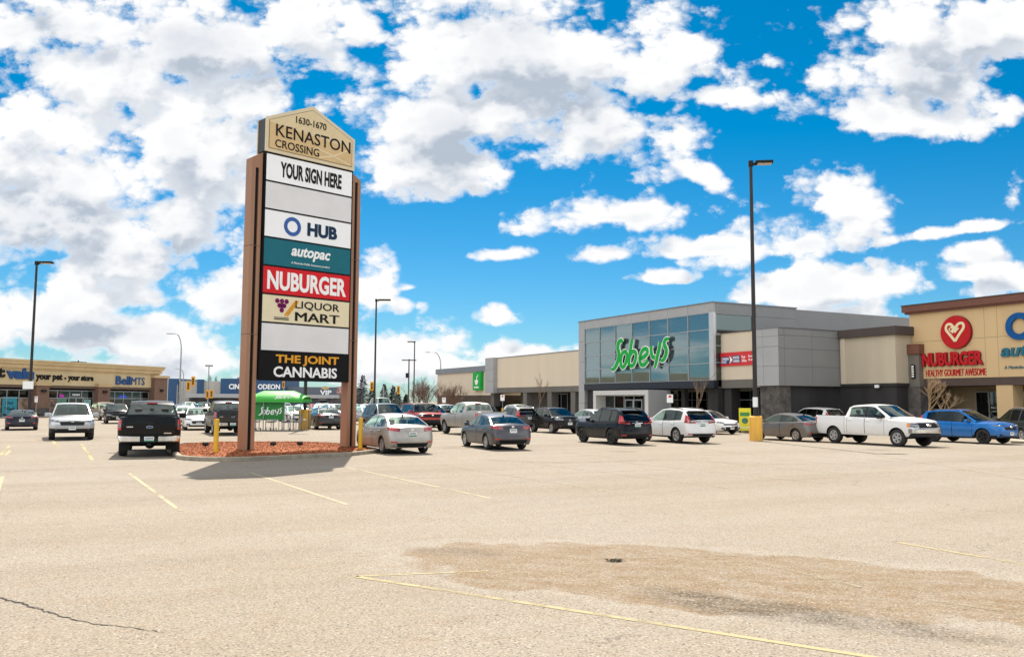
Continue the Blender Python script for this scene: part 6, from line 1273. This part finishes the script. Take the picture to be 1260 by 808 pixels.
# boxy black car
SOUL = WAGON(L=4.2, W=1.82, H=1.60, wb=2.57, fo=.84, R=.34, clad=.38, detail=d_car_rear('suv', 0), front=d_car_front((.80, .97), (.74, .80), .38, .62, False, fog=True, upper=(.34, .52)), tint=GDK)
SOUL.update(roof=[(-2.03, 1.08), (-1.95, 1.35), (-1.78, 1.53), (-1.2, 1.585), (-.2, 1.60), (.2, 1.585), (.42, 1.545), (.75, 1.33), (1.10, 1.09)], xb=.42, xa=1.10, xc=-1.76, fpr=[(0, .12), (.2, .02), (.45, 0), (.8, .01), (.93, .06), (1, .12)])
make_car('hatchback', 'boxy black hatchback facing right before the colonnade', 'car', (2.75, 55.16), 155, SOUL, P_BLACK)
make_car('wagon', 'dark brown wagon with roof rails behind the graphite sedan', 'car', (.3, 58.2), -23, WAGON(L=4.8, H=1.62, detail=d_car_rear('suv', .9), rails=1, railm=ALLOY, rtint=GDK, tint=GDK), P_BROWN)
make_car('pickup_truck', 'dusty silver crew cab pickup truck behind the graphite sedan', 'pickup truck', (-2.35, 51.18), -26, PICKUP(W=2.05, detail=d_pickup_rear(badge=False)), P_GSLV)
# boxy red off-roader
BR = WAGON(L=4.6, W=1.93, H=1.83, wb=2.95, fo=.82, R=.41, sill=.38, clad=.55, detail=d_car_rear('suv', 0), front=d_car_front((.92, 1.08), (.90, 1.10), .82, 0, False, fog=False), darkroof=True, tint=GDK, bowf=.05, cf=.35)
BR.update(belt=[(-2.3, 1.18), (0, 1.18), (1.2, 1.16), (2.0, 1.14), (2.3, 1.10)], top=[(-2.3, 1.19), (0, 1.20), (1.0, 1.24), (2.0, 1.21), (2.3, 1.15)], roof=[(-2.22, 1.22), (-2.18, 1.45), (-2.08, 1.76), (-1.5, 1.82), (0, 1.83), (.35, 1.82), (.55, 1.78), (.78, 1.5), (1.0, 1.24)], xd=-2.22, xc=-2.06, xb=.55, xa=1.0, wr=.74, wins=[(.0, .82), (-.95, -.08), (-1.95, -1.05)], doors=[(-.06, .86), (-1.0, -.09)], fpr=[(0, .16), (.2, .05), (.4, 0), (.9, .02), (1, .06)])
T, c = make_car('off_roader', 'boxy red off-roader with black bumper facing right', 'car', (-6.1, 58.3), 156, BR, P_RED)
bar(c, 'F', .52, .74, DARK, .12, .2, .05); 
make_car('crossover', 'white crossover facing right behind the red off-roader', 'car', (-5.6, 73.5), 152, WAGON(detail=d_car_rear('suv', 0), front=d_car_front((.80, .92), (.62, .86), .5, 0, True), tint=GDK), P_WHITE)
make_car('crossover', 'dark crossover between the red off-roader and the white crossover', 'car', (-6.2, 66.0), 153, WAGON(detail=d_car_rear('suv', 0), front=d_car_front(), lod=1), P_DG)
make_car('crossover', 'steel blue crossover facing right behind the silver beige sedan', 'car', (-7.8, 53.4), 153, WAGON(L=4.95, W=1.98, H=1.82, wb=2.9, R=.38, sill=.30, detail=d_car_rear('suv', 0), front=d_car_front((.86, .98), (.70, .90), .5, .5, True), tint=GDK), P_DKBLUE)
# left side
RL = PICKUP(L=5.3, W=1.99, wb=3.18, fo=1.0, R=.385, sill=.33, bedend=-1.25, detail=d_car_rear('suv', 0), front=d_car_front((.84, .97), (.72, .92), .56, .58, True, upper=(.42, .54)), fplate=False)
RL.update(belt=[(-2.65, 1.24), (-1.25, 1.22), (-1.23, 1.17), (1.0, 1.10), (1.7, 1.06), (2.3, 1.0), (2.65, .90)], top=[(-2.65, 1.24), (-1.25, 1.22), (-1.23, 1.18), (.7, 1.16), (1.2, 1.18), (2.0, 1.11), (2.5, 1.02), (2.65, .94)], roof=[(-1.23, 1.18), (-1.12, 1.45), (-.98, 1.68), (-.6, 1.76), (0, 1.79), (.25, 1.775), (.45, 1.73), (.8, 1.48), (1.25, 1.17)], xd=-1.23, xc=-.98, xb=.45, xa=1.25, wr=.68, wins=[(.1, 1.0), (-.85, .0)], doors=[(.05, 1.05), (-.95, .02)], bed=(-2.58, -1.31), xseams=[], cf=.8, bowf=.16, mirm=P_SLV, mirx=.92, clad=.55, frame=.06)
make_car('pickup_truck', 'bright silver pickup with car-like nose facing the camera', 'pickup truck', (-22.3, 43.47), 151.5, RL, P_SLV)
CP = SEDAN(L=4.4, W=1.86, H=1.32, R=.34, detail=d_car_rear('sedan', .62, False, (.72, .86), False))
CP.update(belt=[(-2.2, .86), (-1.9, .90), (-1.0, .88), (.6, .84), (1.2, .81), (1.9, .74), (2.2, .64)], top=[(-2.2, .89), (-1.9, .95), (-1.4, .94), (.9, .90), (1.3, .89), (1.9, .78), (2.2, .66)], roof=[(-1.55, .95), (-1.25, 1.08), (-.9, 1.20), (-.5, 1.26), (-.1, 1.27), (.15, 1.24), (.5, 1.10), (1.0, .89)], xd=-1.55, xc=-.92, xb=.15, xa=1.0, wins=[(-.55, .75)], doors=[(-.55, .75)], sill=.18, seat=-.2, seat2=None)
make_car('coupe', 'low dark navy coupe seen from behind at the left edge', 'car', (-31.9, 55.9), -30, CP, P_NAVY)
make_car('pickup_truck', 'dark grey pickup truck seen from behind between bollard and pylon', 'pickup truck', (-16.75, 50.4), -25.5, PICKUP(L=5.7, W=2.0, detail=d_pickup_rear(badge=True), rtint=GDK), P_DG)
make_car('sedan', 'white sedan facing the camera beside the dark grey pickup', 'car', (-21.1, 57.6), 157, SEDAN(lod=0, detail=d_car_rear(), front=d_car_front((.64, .76), (.44, .62), .45, .44, True)), P_WHITE)
make_car('sedan', 'small white car seen from behind, beyond the black pickup', 'car', (-26.0, 68.2), -24, SEDAN(H=1.5, detail=d_car_rear('sedan', .8, False, (.80, .98))), P_WHITE)
make_car('crossover', 'beige crossover parked at the pet shop pavement', 'car', (-39.1, 82.5), 140, WAGON(lod=0, detail=d_car_rear('suv', 0), front=d_car_front()), P_BEIGE)
make_car('crossover', 'black crossover half hidden behind the black pickup', 'car', (-33.0, 71.7), 152, WAGON(H=1.62, detail=d_car_rear('suv', 0), front=d_car_front()), P_BLACK)
make_car('sedan', 'dark grey sedan seen from behind under the pylon sign', 'car', (-13.2, 60.3), -25, SEDAN(H=1.5, L=4.7, detail=d_car_rear('sedan', .86, False, (.84, 1.0))), P_DG)
# farther rows, small in the picture
FAR = [('white crossover right behind the dark grey sedan', 'crossover', 406, 522, 152, P_WHITE, 0), ('silver wagon with a roof box far behind the pylon', 'wagon', 390, 513, -25, P_SLV, 1), ('white sedan behind the cart shelter rails', 'sedan', 352, 519, 150, P_WHITE, 0), ('silver crossover behind the cart shelter', 'crossover', 343, 513, 152, P_SLV, 0), ('white crossover half hidden by the right pylon pillar', 'crossover', 424, 514, -26, P_WHITE, 0),
       ('silver crossover just right of the pylon pillar', 'crossover', 447, 523, 152, P_SLV, 0), ('white van roof rising behind the steel blue crossover', 'van', 467, 515, 152, P_WHITE, 2), ('dark crossover far behind the white sedans', 'crossover', 243, 511, 150, P_DG, 0), ('white crossover far off beyond the black pickup', 'crossover', 226, 509, 150, P_WHITE, 0), ('dark sedan far left of the dark grey pickup', 'sedan', 212, 513, -25, P_DKBLUE, 0), ('red sedan far behind the pylon, under the cinema', 'sedan', 382, 508, 150, P_RED, 0), ('pale silver sedan far under the cinema letters', 'sedan', 366, 510, 152, P_SLV, 0), ('white crossover behind the dusty silver pickup', 'crossover', 640, 519, 152, P_WHITE, 0), ('dark sedan beside the white and red sign', 'sedan', 612, 516, 150, P_DG, 0), ('silver sedan between the brown wagon and the boxy hatchback', 'sedan', 645, 523, -28, P_SLV, 0)]
for lab, kind, px_, py_, hd, pm_, sp in FAR:
    x, y = G(px_, py_); back = 2.2
    p_ = (SEDAN if kind == 'sedan' else WAGON)(lod=1, detail=d_car_rear('sedan' if kind == 'sedan' else 'suv', 0), front=d_car_front((.74, .88), (.55, .75), .45, 0, False, fog=False))
    if sp == 2: p_ = WAGON(lod=1, L=5.4, H=2.35, W=2.0, detail=None)
    T, c = make_car(kind, lab, 'van' if sp == 2 else 'car', (x - .0, y + back), hd, p_, pm_)
    if sp == 1: part('roof_box', MB().bbox(-1.2, .5, -.4, .4, 1.72, 2.1, .12), DARK, T, 40)
